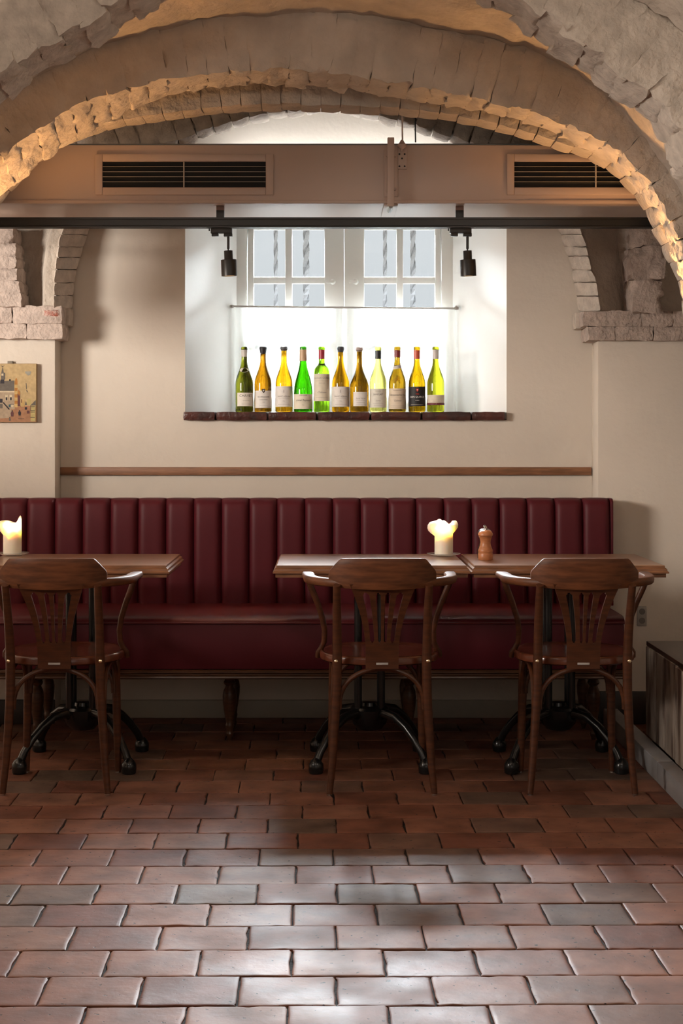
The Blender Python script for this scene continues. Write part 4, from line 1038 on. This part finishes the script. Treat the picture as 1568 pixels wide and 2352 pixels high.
# ---------------------------------------------------------------- candles and dishes
def candle(x, y, lbl, h, lobes, tip, dish_lbl):
    z0 = .7453
    d = MB(); n = 48; pr = [(.001, .0), (.036, .0), (.038, .002), (.055, .006), (.0625, .0095), (.0632, .0105), (.0615, .0108), (.054, .0085), (.036, .0035), (.001, .0035)]
    vs = []; 
    for i, (r, hh_) in enumerate(pr):
        for k in range(n):
            a = 2*PI*k/n; rr_ = r*(1+(.018*math.cos(a*24) if 3 <= i <= 7 else 0)); vs.append((x+rr_*math.cos(a), y+rr_*math.sin(a), z0+hh_))
    fs = [(i*n+k, i*n+(k+1) % n, (i+1)*n+(k+1) % n, (i+1)*n+k) for i in range(len(pr)-1) for k in range(n)]
    d.add(vs, fs); rt_ = thing('glass_dish', (x, y, z0), dish_lbl, 'dish', 'candle dishes'); d.build('dish_bowl', dish_m, rt_)
    c0 = z0+.0037
    root = thing('candle', (x, y, c0), lbl, 'candle', 'burning pillar candles')
    R = .0345; mb = MB(); n = 40
    def rim(a):
        e = h+.004*math.sin(a*3+1)
        for (ang, up, w_) in tip:
            dlt = (a-ang+PI) % (2*PI)-PI; e += up*math.exp(-(dlt/w_)**2)
        return e
    rows = []
    for j in range(13):
        t = j/12; row = []
        for k in range(n):
            a = 2*PI*k/n; H_ = rim(a); z = H_*t
            rr_ = R*(1+.015*math.sin(3*a))
            for (ang, cz, sz, out) in lobes:
                dlt = (a-ang+PI) % (2*PI)-PI
                dz = (z-cz)/sz
                if abs(dz) < 1: rr_ += out*math.exp(-(dlt/.62)**2)*math.sqrt(1-dz*dz)
            row.append((x+rr_*math.cos(a), y+rr_*math.sin(a), c0+z))
        rows.append(row)
    # inner wall of the melted crater
    for (f_, dz) in ((.93, -.001), (.86, -.012), (.78, -.030), (.4, -.034), (.02, -.034)):
        row = []
        for k in range(n):
            a = 2*PI*k/n; zz = (rim(a) if f_ > .9 else h)+dz
            row.append((x+R*f_*math.cos(a), y+R*f_*math.sin(a), c0+zz))
        rows.append(row)
    mb.loft(rows); mb.build('wax', wax_m, root, smooth=80)
    mb = MB(); mb.tube([(x, y, c0+h-.034), (x+.001, y, c0+h-.022)], .001, 6); mb.build('wick', dark_in, root)
    mb = MB(); mb.lathe([(.0005, 0), (.0038, .004), (.0045, .008), (.003, .014), (.0003, .022)], (x, y, c0+h-.030), 12); mb.build('flame', flame_m, root)
    l = bpy.data.lights.new('candle_light', 'POINT'); l.energy = 4.5; l.color = (1, .74, .50); l.shadow_soft_size = .006
    lo = bpy.data.objects.new('candle_light', l); C.objects.link(lo); lo.location = (x, y, c0+h-.020)
    l = bpy.data.lights.new('candle_light', 'POINT'); l.energy = .02; l.color = (1, .60, .32); l.shadow_soft_size = .006
    lo = bpy.data.objects.new('candle_light', l); C.objects.link(lo); lo.location = (x, y, c0+h*.45)
candle(.4415, 5.90, 'burning white pillar candle with two round melted lobes on the middle table', .118, [(PI*.98, .104, .026, .028), (-.12, .112, .022, .020)], [(1.9, .014, .5), (PI, .008, .7), (.1, .008, .35), (-1.6, .012, .45)], 'clear glass dish under the lobed candle on the middle table')
candle(-1.191, 5.93, 'burning white pillar candle with a pointed rim at the left edge of the view', .122, [(PI, .106, .024, .022)], [(-.35, .026, .45), (PI, .008, .6)], 'scalloped clear glass dish under the candle on the left table')

# ---------------------------------------------------------------- mills
def mill(x, y, m, lbl):
    z0 = .7453; root = thing('pepper_mill', (x, y, z0), lbl, 'pepper mill', 'mills on the right table')
    s_ = .00159
    mb = MB(); mb.lathe([(.026, 0), (.027, .002), (.027, 15*s_), (.0255, 16.5*s_), (.0262, 18*s_), (.027, 20*s_), (.0265, 23*s_), (.0235, 27*s_), (.0195, 34*s_), (.0185, 40*s_), (.0195, 45*s_), (.0225, 51*s_), (.0245, 53*s_), (.0235, 54*s_), (.004, 54.2*s_)], (x, y, z0), 28); mb.build('body', m, root)
    mb = MB(); mb.lathe([(.004, 54.4*s_), (.0245, 54.6*s_), (.0272, 57*s_), (.0265, 61*s_), (.022, 65.5*s_), (.014, 68.5*s_), (.004, 69.3*s_)], (x, y, z0), 28); mb.build('cap', m, root)
    mb = MB(); mb.lathe([(.004, 69*s_), (.003, 72*s_), (.0055, 73*s_), (.0058, 75*s_), (.003, 77*s_), (.0005, 77.3*s_)], (x, y, z0), 14); mb.build('knob', steel, root)
mill(.580, 5.716, mill_w, 'light turned cherry wood pepper mill on the right table')
mill(.5845, 5.790, mill_d, 'dark wooden mill mostly hidden behind the light wood mill')

# ---------------------------------------------------------------- plank bench on the right
bxo = thing('plank_bench', (1.35, 5.1, 0), 'built-in plank bench with dark seat and worn whitewashed boards at the right edge', 'bench')
y = 5.89; ww = [.17, .15, .19, .16, .20, .17, .18, .19, .17, .20, .18]
r_ = random.Random(5)
for k, wd in enumerate(ww):
    mb = MB(); o0 = r_.uniform(-.003, .003); mb.box(1.20+o0, 1.222+o0, y-wd+.0015, y-.0015, .076, .405+r_.uniform(-.003, .003)); mb.build('plank', plank_m, bxo, bevel=.002)
    y -= wd
yend = y
mb = MB(); mb.box(1.2235, 2.55, yend, 5.885, .0, .404); mb.build('core', wood_box, bxo)
yy_ = [1.205, 1.38, 1.56, 1.75, 1.95]
for k in range(4):
    mb = MB(); mb.box(yy_[k]+.001, yy_[k+1]-.001, yend, 5.905, .4065, .424); mb.build('seat_board', wood_box, bxo, bevel=.002)
mb = MB(); mb.box(1.951, 2.55, yend, 5.905, .4065, .424); mb.build('seat_board', wood_box, bxo, bevel=.002)
sk = [6.45, 5.405, 4.72, 3.9]
for k in range(3):
    mb = MB(); mb.box(1.140, 1.198, sk[k+1]+.0015, sk[k]-.0015, 0.0005, .0745); mb.build('skirting', skirt_m, bxo, bevel=.004)

so = thing('wall_socket', (X(1474, PZ), PZ, Z(1435, PZ)), 'small double wall socket low on the right pier behind the right chair', 'socket')
mb = MB(); mb.box(X(1462, PZ), X(1484, PZ), PZ-.009, PZ-.0004, Z(1437, PZ), Z(1392, PZ)); f_ = mb.build('cover', socket_m, so, bevel=.002)
mb = MB()
for py in (1404, 1425):
    c = P(1473, py, PZ); mb.tube([(c[0], PZ-.0096, c[2]), (c[0], PZ-.0088, c[2])], .013, 18)
mb.build('outlet', mat('socket_recess', (.12, .11, .10), .5), f_)
